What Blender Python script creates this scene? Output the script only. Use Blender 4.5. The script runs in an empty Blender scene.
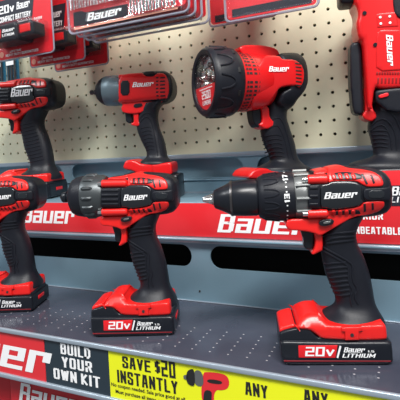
import bpy, bmesh, math, random
from mathutils import Vector, Matrix, noise
PI = math.pi
random.seed(7)
scn = bpy.context.scene
COL = scn.collection

# ------------------------------------------------------------------ camera
FPX, CY = 435.4, 147.1
YAW, ROLL = math.radians(24.453), math.radians(-3.2)
CAM = Vector((.4343, -.8270, -.2390))
_F = Vector((-math.sin(YAW), math.cos(YAW), 0))
_R0 = Vector((math.cos(YAW), math.sin(YAW), 0))
_U0 = Vector((0, 0, 1))
_R = _R0 * math.cos(ROLL) + _U0 * math.sin(ROLL)
_U = _U0 * math.cos(ROLL) - _R0 * math.sin(ROLL)
cd = bpy.data.cameras.new('camera')
cam = bpy.data.objects.new('camera', cd)
COL.objects.link(cam)
M = Matrix.Identity(4)
for i in range(3):
    M[i][0] = _R[i]; M[i][1] = _U[i]; M[i][2] = -_F[i]; M[i][3] = CAM[i]
cam.matrix_world = M
cd.sensor_width = 36.0
cd.lens = FPX * 36.0 / 400.0
cd.shift_y = -(200 - CY) / 400.0
cd.clip_start = .01
scn.camera = cam

# ------------------------------------------------------------------ world, lamps, exposure
w = bpy.data.worlds.new('store_air'); scn.world = w; w.use_nodes = True
bg = w.node_tree.nodes['Background']
bg.inputs[0].default_value = (.88, .93, 1, 1)
bg.inputs[1].default_value = .20


def area(name, loc, target, sx, sy, power, col=(1, 1, 1)):
    l = bpy.data.lights.new(name, 'AREA'); l.shape = 'RECTANGLE'
    l.size = sx; l.size_y = sy; l.energy = power; l.color = col
    o = bpy.data.objects.new(name, l); COL.objects.link(o)
    o.location = loc
    o.rotation_euler = (Vector(target) - Vector(loc)).to_track_quat('-Z', 'Y').to_euler()
    return o


area('aisle_lamp', (.75, -1.35, 1.45), (.1, -.1, -.3), 1.1, .35, 42, (1, .98, .95))
area('aisle_lamp', (-1.3, -1.7, 1.5), (0, -.1, -.3), .5, .8, 22, (.95, .98, 1))
area('aisle_lamp', (1.7, -1.6, 1.4), (.2, -.1, -.35), .5, .8, 16, (1, .98, .95))
vs = scn.view_settings
vs.view_transform = 'Standard'; vs.look = 'None'; vs.gamma = 1; vs.exposure = 0.55
vs.use_curve_mapping = False


# ------------------------------------------------------------------ pixel rays (used to read sizes off the photo)
def ray(px, py):
    return _F + _R * ((px - 200) / FPX) + _U * ((CY - py) / FPX)


def on_y(px, py, Y):
    d = ray(px, py); return CAM + d * ((Y - CAM.y) / d.y)


# ------------------------------------------------------------------ materials
def mat(name, col, rough=.5, metal=0, bump=0, bscale=400, coat=0, var=0, vscale=30, trans=0, alpha=1, emit=0, spec=.5):
    m = bpy.data.materials.new(name); m.use_nodes = True
    nt = m.node_tree; b = nt.nodes['Principled BSDF']
    b.inputs['Base Color'].default_value = (*col, 1)
    b.inputs['Roughness'].default_value = rough
    b.inputs['Metallic'].default_value = metal
    b.inputs['Specular IOR Level'].default_value = spec
    if coat:
        b.inputs['Coat Weight'].default_value = coat
        b.inputs['Coat Roughness'].default_value = .12
    if trans: b.inputs['Transmission Weight'].default_value = trans
    if alpha < 1: b.inputs['Alpha'].default_value = alpha
    tc = nt.nodes.new('ShaderNodeTexCoord')
    if bump:
        n = nt.nodes.new('ShaderNodeTexNoise'); n.inputs['Scale'].default_value = bscale
        n.inputs['Detail'].default_value = 3
        bp = nt.nodes.new('ShaderNodeBump'); bp.inputs['Strength'].default_value = bump
        bp.inputs['Distance'].default_value = .001
        nt.links.new(tc.outputs['Object'], n.inputs['Vector'])
        nt.links.new(n.outputs['Fac'], bp.inputs['Height'])
        nt.links.new(bp.outputs['Normal'], b.inputs['Normal'])
    if var:
        n = nt.nodes.new('ShaderNodeTexNoise'); n.inputs['Scale'].default_value = vscale
        n.inputs['Detail'].default_value = 5
        r = nt.nodes.new('ShaderNodeMapRange')
        r.inputs['To Min'].default_value = 1 - var; r.inputs['To Max'].default_value = 1 + var
        mx = nt.nodes.new('ShaderNodeVectorMath'); mx.operation = 'SCALE'
        mx.inputs[0].default_value = col
        nt.links.new(tc.outputs['Object'], n.inputs['Vector'])
        nt.links.new(n.outputs['Fac'], r.inputs['Value'])
        nt.links.new(r.outputs['Result'], mx.inputs['Scale'])
        nt.links.new(mx.outputs['Vector'], b.inputs['Base Color'])
    return m


RED = mat('red_plastic', (.64, .006, .008), .32, coat=.15, bump=.05, bscale=900)
RED_LIGHT = mat('orange_red_plastic', (.74, .012, .010), .34, coat=.12, bump=.05, bscale=900)
RUBBER = mat('black_rubber', (.009, .0105, .016), .40, bump=.2, bscale=1500, var=.2, vscale=60, spec=.3)
BLACK = mat('black_plastic', (.009, .011, .016), .28, bump=.05, bscale=900, spec=.35)
GLOSS = mat('gloss_black_plate', (.010, .013, .017), .18, coat=.5)
GREY = mat('grey_gearcase', (.19, .20, .20), .33, metal=.6, bump=.1, bscale=700)
GREY2 = mat('dark_grey_gearcase', (.065, .075, .08), .36, metal=.5, bump=.1, bscale=700)
BLUEGREY = mat('blue_grey_gearcase', (.12, .17, .20), .4, metal=.35, bump=.1, bscale=700)
CHROME = mat('chrome', (.75, .75, .74), .16, metal=1)
STEEL = mat('dark_steel', (.16, .15, .15), .3, metal=1)
WHITE = mat('white_print', (.88, .89, .90), .5)
STICKER = mat('red_sticker', (.72, .012, .018), .35)
SHELF = mat('slate_blue_steel', (.215, .345, .43), .34, metal=.25, bump=.05, bscale=300, var=.10, vscale=14)
EDGE = mat('pale_steel_edge', (.36, .43, .50), .3, metal=.4)
PEG = mat('cream_pegboard', (.66, .645, .47), .55, var=.05, vscale=40)
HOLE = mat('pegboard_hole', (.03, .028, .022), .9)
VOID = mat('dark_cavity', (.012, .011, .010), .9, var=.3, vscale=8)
SIGNRED = mat('sign_red', (.70, .022, .030), .32, coat=.3)
SIGNDARK = mat('sign_navy_black', (.018, .032, .045), .35)
SIGNYEL = mat('sign_yellow', (.80, .84, .010), .4)
INK = mat('black_ink', (.012, .012, .012), .5)
DEEPRED = mat('dim_red_line', (.20, .008, .014), .4)
CARD = mat('red_card', (.62, .012, .022), .45, var=.08, vscale=25)
CARDDARK = mat('dark_card', (.018, .020, .032), .4)
PEACH = mat('pale_peach_print', (.75, .30, .22), .5)
CLEAR = mat('clear_plastic', (.93, .95, 1), .06, trans=.95, alpha=.16)
CLEAREDGE = mat('clear_plastic_rim', (.34, .34, .42), .12, alpha=.75, coat=.6)
BLUEPK = mat('teal_blue_pack', (.02, .12, .20), .35)


# floor of the lower shelf: dark glossy steel with rows of tiny pale perforations
def shelf_top_mat():
    m = bpy.data.materials.new('perforated_shelf_steel'); m.use_nodes = True
    nt = m.node_tree; b = nt.nodes['Principled BSDF']; N = nt.nodes.new; L = nt.links.new
    b.inputs['Roughness'].default_value = .17; b.inputs['Metallic'].default_value = .3
    g = N('ShaderNodeNewGeometry'); s = N('ShaderNodeSeparateXYZ'); L(g.outputs['Position'], s.inputs[0])

    def mth(op, a, bb=None):
        n = N('ShaderNodeMath'); n.operation = op
        for k, v in enumerate((a, bb)):
            if v is None: continue
            if isinstance(v, (int, float)): n.inputs[k].default_value = v
            else: L(v, n.inputs[k])
        return n.outputs[0]

    def cell(v, size, off):
        q = mth('DIVIDE', mth('SUBTRACT', v, off), size)
        q = mth('SUBTRACT', mth('FRACT', q), .5)
        return mth('MULTIPLY', q, size)
    ax = cell(s.outputs[0], .0254, .1727 - .0127)
    ay = cell(s.outputs[1], .0123, -.3005 - .00615)
    # a slightly skewed ellipse per hole
    d = mth('ADD', mth('MULTIPLY', ax, ax), mth('MULTIPLY', mth('MULTIPLY', ay, ay), 1.6))
    dot = mth('LESS_THAN', d, .0013 ** 2)
    band = mth('MULTIPLY', mth('GREATER_THAN', s.outputs[1], -.3190), mth('LESS_THAN', s.outputs[1], -.240))
    grp = mth('LESS_THAN', mth('FRACT', mth('DIVIDE', mth('ADD', s.outputs[0], .61), .0762)), .99)
    fac = mth('MULTIPLY', mth('MULTIPLY', dot, band), grp)
    n = N('ShaderNodeTexNoise'); n.inputs['Scale'].default_value = 12; n.inputs['Detail'].default_value = 6
    L(g.outputs['Position'], n.inputs['Vector'])
    r = N('ShaderNodeValToRGB')
    r.color_ramp.elements[0].position = .3; r.color_ramp.elements[0].color = (.062, .066, .098, 1)
    r.color_ramp.elements[1].position = .75; r.color_ramp.elements[1].color = (.10, .11, .145, 1)
    L(n.outputs['Fac'], r.inputs[0])
    mx = N('ShaderNodeMixRGB'); L(fac, mx.inputs[0]); L(r.outputs[0], mx.inputs[1])
    mx.inputs[2].default_value = (.62, .60, .64, 1)
    L(mx.outputs[0], b.inputs['Base Color'])
    return m


SHELFTOP = shelf_top_mat()


# ------------------------------------------------------------------ object helpers
def link(name, me, m, parent=None, smooth=True):
    if isinstance(me, bmesh.types.BMesh):
        bm = me
        bmesh.ops.recalc_face_normals(bm, faces=bm.faces)
        me = bpy.data.meshes.new(name); bm.to_mesh(me); bm.free()
    me.materials.append(m)
    if smooth:
        for p in me.polygons: p.use_smooth = True
        me.set_sharp_from_angle(angle=math.radians(38))
    o = bpy.data.objects.new(name, me); COL.objects.link(o)
    if parent: o.parent = parent
    return o


def tag(o, label=None, cat=None, group=None, kind=None):
    if label: o['label'] = label
    if cat: o['category'] = cat
    if group: o['group'] = group
    if kind: o['kind'] = kind
    return o


def empty(name, loc, rz=0):
    o = bpy.data.objects.new(name, None); COL.objects.link(o)
    o.location = loc; o.rotation_euler = (0, 0, rz); o.empty_display_size = .02
    return o


def bm_box(bm, x0, x1, y0, y1, z0, z1, bev=0):
    vs = [bm.verts.new(p) for p in ((x0, y0, z0), (x1, y0, z0), (x1, y1, z0), (x0, y1, z0), (x0, y0, z1), (x1, y0, z1), (x1, y1, z1), (x0, y1, z1))]
    fs = [bm.faces.new([vs[i] for i in f]) for f in ((0, 3, 2, 1), (4, 5, 6, 7), (0, 1, 5, 4), (1, 2, 6, 5), (2, 3, 7, 6), (3, 0, 4, 7))]
    if bev:
        es = set(e for f in fs for e in f.edges)
        bmesh.ops.bevel(bm, geom=list(es), offset=bev, segments=3, affect='EDGES', profile=.5)
    return bm


def box(name, x0, x1, y0, y1, z0, z1, m, parent=None, bev=0):
    return link(name, bm_box(bmesh.new(), x0, x1, y0, y1, z0, z1, bev), m, parent)


def bm_tube(bm, pts, r, seg=8, cap=True):
    pts = [Vector(p) for p in pts]; rings = []
    for i, p in enumerate(pts):
        t = (pts[min(i + 1, len(pts) - 1)] - pts[max(i - 1, 0)]).normalized()
        a = t.cross(Vector((0, 1, 0)))
        if a.length < .1: a = t.cross(Vector((1, 0, 0)))
        a.normalize(); b = t.cross(a)
        rr = r[i] if isinstance(r, (list, tuple)) else r
        rings.append([bm.verts.new(p + (a * math.cos(2 * PI * k / seg) + b * math.sin(2 * PI * k / seg)) * rr) for k in range(seg)])
    for q in range(len(rings) - 1):
        for k in range(seg):
            bm.faces.new((rings[q][k], rings[q][(k + 1) % seg], rings[q + 1][(k + 1) % seg], rings[q + 1][k]))
    if cap:
        bm.faces.new(rings[0]); bm.faces.new(rings[-1][::-1])
    return bm


def chaikin(poly, n=1, q=.25, closed=True):
    for _ in range(n):
        out = []
        m_ = len(poly)
        rng = range(m_) if closed else range(m_ - 1)
        if not closed: out.append(poly[0])
        for i in rng:
            a, b = poly[i], poly[(i + 1) % m_]
            out.append((a[0] * (1 - q) + b[0] * q, a[1] * (1 - q) + b[1] * q))
            out.append((a[0] * q + b[0] * (1 - q), a[1] * q + b[1] * (1 - q)))
        if not closed: out.append(poly[-1])
        poly = out
    return poly


def pdist(x, z, poly):
    best = 1e9
    n = len(poly)
    for i in range(n):
        ax, az = poly[i]; bx, bz = poly[(i + 1) % n]
        dx, dz = bx - ax, bz - az
        l = dx * dx + dz * dz
        t = 0 if l == 0 else max(0, min(1, ((x - ax) * dx + (z - az) * dz) / l))
        d = (x - ax - t * dx) ** 2 + (z - az - t * dz) ** 2
        if d < best: best = d
    return math.sqrt(best)


def relief(poly, hf, off=0, r=.003, grid=.004, bm_out=None, smooth=0, front_only=False, depth=.004):
    """closed solid whose two broad faces follow half-thickness hf(x,z)+off, edges rounded by r"""
    if smooth: poly = chaikin(poly, smooth, .2)
    bm = bmesh.new()
    f = bm.faces.new([bm.verts.new((x, 0, z)) for x, z in poly])
    for s in (.08, .17, .3, .45):
        try:
            inner = [fc for fc in bm.faces if fc.tag is False][:]
        except Exception:
            break
        core = max(bm.faces, key=lambda q: q.calc_area())
        bmesh.ops.inset_region(bm, faces=[core], thickness=r * s, use_even_offset=True, use_boundary=True)
    xs = [p[0] for p in poly]; zs = [p[1] for p in poly]
    x = math.floor(min(xs) / grid) * grid + grid
    while x < max(xs):
        bmesh.ops.bisect_plane(bm, geom=bm.verts[:] + bm.edges[:] + bm.faces[:], plane_co=(x, 0, 0), plane_no=(1, 0, 0)); x += grid
    z = math.floor(min(zs) / grid) * grid + grid
    while z < max(zs):
        bmesh.ops.bisect_plane(bm, geom=bm.verts[:] + bm.edges[:] + bm.faces[:], plane_co=(0, 0, z), plane_no=(0, 0, 1)); z += grid
    bmesh.ops.triangulate(bm, faces=[q for q in bm.faces if len(q.verts) > 4])
    out = bm_out or bmesh.new()
    bnd = set(v for e in bm.edges if e.is_boundary for v in e.verts)
    A = {}; B = {}
    for v in bm.verts:
        d = 0 if v in bnd else pdist(v.co.x, v.co.z, poly)
        h = hf(v.co.x, v.co.z) + off
        if d < r: h -= r * (1 - math.sqrt(max(0, 1 - (1 - d / r) ** 2)))
        h = max(h, .0004)
        A[v] = out.verts.new((v.co.x, -h, v.co.z))
        if front_only: B[v] = None
        else: B[v] = out.verts.new((v.co.x, h, v.co.z))
    for fc in bm.faces:
        out.faces.new([A[v] for v in fc.verts])
        if not front_only: out.faces.new([B[v] for v in reversed(fc.verts)])
    for e in bm.edges:
        if e.is_boundary:
            a, b = e.verts
            if front_only:
                for v in (a, b):
                    if B[v] is None: B[v] = out.verts.new((v.co.x, A[v].co.y + depth, v.co.z))
            out.faces.new((A[a], A[b], B[b], B[a]))
    bm.free()
    return out


def lathe(prof, zc, seg=40, yc=0, bm=None, slope=0):
    """revolve (x, r) about the line z=zc (+slope*x) along local x"""
    bm = bm or bmesh.new(); rings = []
    for x, r in prof:
        c = zc + slope * x
        rings.append([bm.verts.new((x, yc + r * math.sin(2 * PI * k / seg), c + r * math.cos(2 * PI * k / seg))) for k in range(seg)])
    for i in range(len(rings) - 1):
        for k in range(seg):
            bm.faces.new((rings[i][k], rings[i][(k + 1) % seg], rings[i + 1][(k + 1) % seg], rings[i + 1][k]))
    bm.faces.new(rings[0]); bm.faces.new(rings[-1][::-1])
    return bm


# ------------------------------------------------------------------ stroke lettering
G = {
 'A': [[(0, 0), (.16, 1), (.44, 1), (.6, 0)], [(.08, .32), (.52, .32)]],
 'B': [[(0, 0), (0, 1), (.5, 1), (.58, .9), (.58, .62), (.5, .53), (.6, .42), (.6, .1), (.5, 0), (0, 0)], [(0, .53), (.5, .53)]],
 'C': [[(.6, .75), (.6, 1), (0, 1), (0, 0), (.6, 0), (.6, .25)]],
 'D': [[(0, 0), (0, 1), (.36, 1), (.6, .78), (.6, .22), (.36, 0), (0, 0)]],
 'E': [[(.55, 1), (0, 1), (0, 0), (.55, 0)], [(0, .52), (.48, .52)]],
 'F': [[(.55, 1), (0, 1), (0, 0)], [(0, .52), (.48, .52)]],
 'G': [[(.6, .75), (.6, 1), (0, 1), (0, 0), (.6, 0), (.6, .45), (.35, .45)]],
 'H': [[(0, 0), (0, 1)], [(.6, 0), (.6, 1)], [(0, .5), (.6, .5)]],
 'I': [[(0, 0), (0, 1)]],
 'K': [[(0, 0), (0, 1)], [(.58, 1), (.08, .5), (.62, 0)]],
 'L': [[(0, 1), (0, 0), (.5, 0)]],
 'M': [[(0, 0), (0, 1), (.4, .25), (.8, 1), (.8, 0)]],
 'N': [[(0, 0), (0, 1), (.6, 0), (.6, 1)]],
 'O': [[(.1, 0), (0, .1), (0, .9), (.1, 1), (.5, 1), (.6, .9), (.6, .1), (.5, 0), (.1, 0)]],
 'P': [[(0, 0), (0, 1), (.6, 1), (.6, .45), (0, .45)]],
 'R': [[(0, 0), (0, 1), (.5, 1), (.6, .9), (.6, .58), (.5, .48), (0, .48)], [(.36, .48), (.62, 0)]],
 'S': [[(.58, .78), (.58, .93), (.5, 1), (.1, 1), (.01, .93), (.01, .62), (.59, .40), (.59, .07), (.5, 0), (.1, 0), (.01, .07), (.01, .24)]],
 'T': [[(0, 1), (.64, 1)], [(.32, 1), (.32, 0)]],
 'U': [[(0, 1), (0, .1), (.1, 0), (.5, 0), (.6, .1), (.6, 1)]],
 'V': [[(0, 1), (.3, 0), (.6, 1)]],
 'W': [[(0, 1), (.2, 0), (.42, .9), (.64, 0), (.84, 1)]],
 'Y': [[(0, 1), (.3, .45), (.6, 1)], [(.3, .45), (.3, 0)]],
 'a': [[(.02, .74), (.6, .74), (.6, 0), (0, 0), (0, .4), (.6, .4)]],
 'u': [[(0, .74), (0, 0), (.6, 0), (.6, .74)]],
 'e': [[(.6, 0), (0, 0), (0, .74), (.6, .74), (.6, .37), (0, .37)]],
 'r': [[(0, 0), (0, .74), (.52, .74), (.52, .5)]],
 'v': [[(0, .7), (.28, 0), (.56, .7)]],
 '0': [[(0, 0), (0, 1), (.6, 1), (.6, 0), (0, 0)]],
 '1': [[(0, .8), (.18, 1), (.18, 0)]],
 '2': [[(.02, 1), (.6, 1), (.6, .5), (0, .5), (0, 0), (.62, 0)]],
 '3': [[(0, 1), (.6, 1), (.6, 0), (0, 0)], [(.1, .5), (.6, .5)]],
 '5': [[(.58, 1), (0, 1), (0, .55), (.6, .55), (.6, 0), (.02, 0)]],
 '7': [[(0, 1), (.6, 1), (.25, 0)]],
 '$': [[(.58, .88), (.02, .88), (.02, .52), (.58, .52), (.58, .12), (.02, .12)], [(.3, 1.0), (.3, 0)]],
 '/': [[(0, 0), (.35, 1)]],
 '.': [[(0, 0), (0, .02)]],
 '-': [[(0, .45), (.35, .45)]],
}


def text_strokes(s, wt, wscale=1, gap=.22):
    x = 0; segs = []
    for ch in s:
        if ch == ' ': x += .42 * wscale; continue
        g = G[ch]; wmax = max(p[0] for l in g for p in l)
        for l in g: segs.append([(x + p[0] * wscale, p[1]) for p in l])
        x += wmax * wscale + wt + gap
    return segs, x - wt - gap


def lettering(s, place, parent, m, wt=.2, wscale=1, gap=.2, shear=0, name='lettering', nrm=(0, -1, 0), bm=None, keep=False, thin=.62):
    """place(s,t) maps text space (0..1 wide, 0..1 high) to local 3-D; the text is stretched to fill it"""
    segs, W = text_strokes(s, wt, wscale, gap)
    bm = bm or bmesh.new(); hw = wt / 2; hz = hw * thin; kz = 1 / (1 - 2 * hz)
    X0, X1 = -hw, W + hw
    cnt = 0
    for l in segs:
        for i in range(len(l) - 1):
            (ax, az), (bx, bz) = l[i], l[i + 1]
            L = math.hypot(bx - ax, bz - az) or 1e-6
            dx, dz = (bx - ax) / L, (bz - az) / L
            cnt += 1; lift = Vector(nrm) * (.00002 * (cnt % 5))
            e = 1.0
            if abs(dx) > .12 and abs(dz) > .12: e = .6
            q = []
            for sx, sd in ((-1, -1), (1, -1), (1, 1), (-1, 1)):
                cx, cz = (ax, az) if sx < 0 else (bx, bz)
                q.append((cx + sx * e * dx * hw - sd * hw * dz, hz + cz / kz + sx * e * dz * hz + sd * hz * dx))
            n = max(1, int(L / .34))
            prev = None
            for j in range(n + 1):
                t = j / n; vv = []
                for p, r_ in ((q[0], q[1]), (q[3], q[2])):
                    x = p[0] * (1 - t) + r_[0] * t; z = p[1] * (1 - t) + r_[1] * t
                    x += shear * z
                    vv.append(bm.verts.new(Vector(place((x - X0) / (X1 - X0), z)) + lift))
                if prev: bm.faces.new((prev[0], vv[0], vv[1], prev[1]))
                prev = vv
    if keep: return bm
    me = bpy.data.meshes.new(name); bm.to_mesh(me); bm.free()
    return link(name, me, m, parent, smooth=False)


def quad_place(p00, p10, p01, p11=None, y=None):
    """bilinear placement in local x/z plane; y number or function(x,z)->y"""
    if p11 is None: p11 = (p10[0] + p01[0] - p00[0], p10[1] + p01[1] - p00[1])

    def f(s, t):
        x = (p00[0] * (1 - s) + p10[0] * s) * (1 - t) + (p01[0] * (1 - s) + p11[0] * s) * t
        z = (p00[1] * (1 - s) + p10[1] * s) * (1 - t) + (p01[1] * (1 - s) + p11[1] * s) * t
        return (x, y(x, z) if callable(y) else y, z)
    return f


# ================================================================== THE SETTING: display fixture
ZL, YF, YR, ZT = -.505, -.3385, -.149, -.3335      # lower shelf height, its front, the riser, the upper tier height
XA, XB = -.95, 1.0


def slab(name, poly_outer, holes, y0, y1, m, kind='structure'):
    """vertical panel in the x/z plane with holes cut through, from y0 (front) to y1"""
    bm = bmesh.new()
    es = []
    for loop in [poly_outer] + holes:
        v = [bm.verts.new((x, y0, z)) for x, z in loop]
        es += [bm.edges.new((v[i], v[(i + 1) % len(v)])) for i in range(len(v))]
    r = bmesh.ops.triangle_fill(bm, use_beauty=True, use_dissolve=False, edges=es, normal=(0, -1, 0))
    fs = [g for g in r['geom'] if isinstance(g, bmesh.types.BMFace)]
    # drop any faces that filled a hole
    def inside(p, poly):
        c = False; n = len(poly)
        for i in range(n):
            x1, z1 = poly[i]; x2, z2 = poly[i - 1]
            if (z1 > p.z) != (z2 > p.z) and p.x < (x2 - x1) * (p.z - z1) / (z2 - z1) + x1: c = not c
        return c
    bad = [f for f in fs if any(inside(f.calc_center_median(), h) for h in holes)]
    if bad: bmesh.ops.delete(bm, geom=bad, context='FACES_ONLY')
    ex = bmesh.ops.extrude_face_region(bm, geom=bm.faces[:])
    for g in ex['geom']:
        if isinstance(g, bmesh.types.BMVert): g.co.y = y1
    o = link(name, bm, m)
    tag(o, kind=kind)
    return o


def stadium(x0, x1, z0, z1, r=None, n=10):
    r = r or (z1 - z0) / 2; pts = []
    for cx, cz, a0 in ((x1 - r, z1 - r, 0), (x0 + r, z1 - r, 90), (x0 + r, z0 + r, 180), (x1 - r, z0 + r, 270)):
        for k in range(n + 1):
            a = math.radians(a0 + 90 * k / n)
            p = (cx + r * math.cos(a), cz + r * math.sin(a))
            if not pts or math.hypot(p[0] - pts[-1][0], p[1] - pts[-1][1]) > 1e-5: pts.append(p)
    if math.hypot(pts[0][0] - pts[-1][0], pts[0][1] - pts[-1][1]) < 1e-5: pts.pop()
    return pts


# pegboard with real holes
def pegboard():
    bm = bmesh.new(); a = .0254; R = .0031; n = 8; yb = .006
    i0, i1, j0, j1 = -28, 24, 0, 22
    ztop = .0254 * 13
    for j in range(j0, j1 + 1):
        cz = ztop - a * (j + .0)
        if cz < -.232: break
        for i in range(i0, i1 + 1):
            cx = i * a
            zl = cz - a / 2 if cz - a * 1.0 > -.232 else -.2525
            x0, x1, z0, z1 = cx - a / 2, cx + a / 2, zl, cz + a / 2
            ring = [bm.verts.new((cx + R * math.cos(2 * PI * k / n + PI / 8), 0, cz + R * math.sin(2 * PI * k / n + PI / 8))) for k in range(n)]
            back = [bm.verts.new((v.co.x, yb, v.co.z)) for v in ring]
            o = []
            for k in range(n):
                ang = 2 * PI * k / n + PI / 8
                c, s = math.cos(ang), math.sin(ang)
                x = x1 if c > .5 and abs(c) > abs(s) else x0 if c < -.5 and abs(c) > abs(s) else None
                if x is None: o.append(bm.verts.new((cx + (a / 2) * (1 if c > 0 else -1) * .414, 0, z1 if s > 0 else z0)))
                else: o.append(bm.verts.new((x, 0, cz + (a / 2) * (1 if s > 0 else -1) * .414)))
            cn = {0: (x1, z1), 2: (x0, z1), 4: (x0, z0), 6: (x1, z0)}
            for k in range(n):
                k2 = (k + 1) % n
                if k in cn:
                    c = bm.verts.new((cn[k][0], 0, cn[k][1]))
                    bm.faces.new((ring[k], o[k], c, o[k2], ring[k2]))
                else:
                    bm.faces.new((ring[k], o[k], o[k2], ring[k2]))
                bm.faces.new((ring[k], ring[k2], back[k2], back[k]))
    bmesh.ops.remove_doubles(bm, verts=bm.verts[:], dist=.00005)
    me = bpy.data.meshes.new('wall_back'); bmesh.ops.recalc_face_normals(bm, faces=bm.faces); bm.to_mesh(me); bm.free()
    o = link('wall_back', me, PEG, smooth=False)
    tag(o, kind='structure')


pegboard()
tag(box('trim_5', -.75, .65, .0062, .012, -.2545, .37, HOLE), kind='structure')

# lip under the pegboard, slotted back panel of the upper tier
tag(box('trim_1', XA, XB, -.004, .004, -.262, -.2525, EDGE, bev=.0012), kind='structure')
P1 = [(XA, ZT), (XB, ZT), (XB, -.2555), (XA, -.2555)]
slab('wall_upper_tier', P1, [stadium(-.285 + .465 * k, .150 + .465 * k, -.3025, -.2645) for k in (-1, 0, 1)], 0, .003, SHELF)
tag(box('trim_2', XA, XB, -.0035, 0, -.3085, -.3065, SHELF, bev=.0008), kind='structure')
tag(box('trim_3', XA, XB, .022, .028, ZT - .1, -.25, SHELF), kind='structure')
# upper tier floor
tag(box('floor_upper_tier', XA, XB, YR, .003, ZT - .003, ZT, SHELF, bev=.001), kind='structure')
tag(box('trim_4', XA, XB, -.010, -.0002, ZT, ZT + .0016, EDGE, bev=.0006), kind='structure')
# riser with long slots
P2 = [(XA, ZL), (XB, ZL), (XB, ZT - .003), (XA, ZT - .003)]
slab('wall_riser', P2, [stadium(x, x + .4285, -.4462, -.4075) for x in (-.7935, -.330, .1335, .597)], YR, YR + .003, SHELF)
tag(box('trim_6', XA, XB, YR - .0035, YR - .0002, ZL, ZL + .0018, EDGE, bev=.0006), kind='structure')
tag(box('trim_7', XA, XB, YR - .010, YR, -.4025, -.3935, EDGE, bev=.0018), kind='structure')
tag(box('trim_8', XA, XB, YR - .013, YR - .0103, -.3975, -.3945, SHELF, bev=.0008), kind='structure')
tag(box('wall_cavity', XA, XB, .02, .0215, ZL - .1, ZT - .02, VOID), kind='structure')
# lower shelf
tag(box('floor_lower_shelf', XA, XB, YF, YR + .12, ZL - .004, ZL, SHELFTOP), kind='structure')
tag(box('trim_9', XA, XB, YF - .0045, YF + .0005, ZL - .006, ZL + .0008, EDGE, bev=.0016), kind='structure')
tag(box('trim_10', XA, XB, YF - .0045, YF + .002, ZL - .0775, ZL - .0705, EDGE, bev=.0018), kind='structure')
tag(box('trim_11', XA, XB, YF + .0012, YF + .003, ZL - .0715, ZL - .005, SHELF), kind='structure')
# riser screw holes
for n_, (x, z) in enumerate(((.1105, -.487),)):
    bm = lathe([(-.0005, .0016), (.0005, .0016)], 0, 12)
    o = link('trim_%d' % (12 + n_), bm, HOLE); o.rotation_euler = (0, 0, PI / 2); o.location = (x, YR - .0006, z)
    tag(o, kind='structure')
# dark bay below the lower shelf
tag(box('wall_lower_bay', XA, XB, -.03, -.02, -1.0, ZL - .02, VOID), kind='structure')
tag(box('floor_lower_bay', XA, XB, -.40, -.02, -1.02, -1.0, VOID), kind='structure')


# ================================================================== SIGNS
def sign_box(name, x0, x1, z0, z1, y, t, m, parent):
    return box(name, x0, x1, y, y + t, z0, z1, m, parent, bev=.0003)


def local(parent_loc, f):
    return lambda s, t: tuple(a - b for a, b in zip(f(s, t), parent_loc))


def add_text(root, s, x0, x1, z0, z1, y, m, name='lettering', drop=0, **kw):
    lx, ly, lz = root.location
    return lettering(s, quad_place((x0 - lx, z0 - lz), (x1 - lx, z0 - lz + drop), (x0 - lx, z1 - lz), (x1 - lx, z1 - lz + drop), y=y - ly), root, m, name=name, **kw)


def plain_text(root, s, x, z, size, y, m, name='small_print', bold=.0):
    cu = bpy.data.curves.new(name, 'FONT'); cu.body = s; cu.size = size; cu.align_x = 'CENTER'; cu.offset = bold * size; cu.resolution_u = 2
    t = bpy.data.objects.new(name, cu); COL.objects.link(t)
    dg = bpy.context.evaluated_depsgraph_get()
    me = bpy.data.meshes.new_from_object(t.evaluated_get(dg))
    bpy.data.objects.remove(t)
    o = link(name, me, m, root, smooth=False)
    o.rotation_euler = (PI / 2, 0, 0)
    l = root.location; o.location = (x - l[0], y - l[1], z - l[2])
    return o


SY = YF - .0008
zt, zb = ZL - .0055, ZL - .071
ITAL = dict(wt=.27, wscale=1.0, gap=.12, shear=.28, thin=.52)
r = empty('price_strip_sign', (-.30, SY, zb))
tag(r, 'red section of the lower shelf edge strip with big white logo lettering', 'sign')
box('panel', -.30, .247, 0, .0009, 0, zt - zb, SIGNRED, r)
add_text(r, 'Bauer', -.315, -.050, -.5665, -.5215, SY - .0004, WHITE, **ITAL)
r = empty('price_strip_sign', (-.0515, SY, zb))
tag(r, 'dark section of the shelf edge strip reading BUILD YOUR OWN KIT', 'sign')
box('panel', 0, .1155, 0, .0009, 0, zt - zb, SIGNDARK, r)
IMP = dict(wt=.205, wscale=.62, gap=.13, thin=.72)
add_text(r, 'BUILD', -.021, .033, -.5290, -.5135, SY - .0004, WHITE, **IMP)
add_text(r, 'YOUR', -.020, .035, -.5482, -.5327, SY - .0004, WHITE, name='lettering', **IMP)
add_text(r, 'OWN KIT', -.037, .0475, -.5676, -.5520, SY - .0004, WHITE, **IMP)
r = empty('price_strip_sign', (.064, SY, zb))
tag(r, 'yellow section of the shelf edge strip reading SAVE $20 INSTANTLY with a printed wrench', 'sign')
box('panel', 0, .60, 0, .0009, 0, zt - zb, SIGNYEL, r)
add_text(r, 'SAVE', .0865, .131, -.5320, -.5165, SY - .0004, INK, **IMP)
add_text(r, '$', .1375, .1455, -.5310, -.5145, SY - .0004, INK, wt=.2, wscale=.55, thin=.6)
add_text(r, '20', .1475, .168, -.5335, -.5125, SY - .0004, INK, **IMP)
add_text(r, 'INSTANTLY', .077, .170, -.5535, -.5365, SY - .0004, INK, **IMP)
plain_text(r, 'No coupon needed. Sale price good at all', .123, -.5605, .0068, SY - .0004, INK, bold=.02)
plain_text(r, 'Must purchase all items on same day', .123, -.5690, .0068, SY - .0004, INK, bold=.02)
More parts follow.
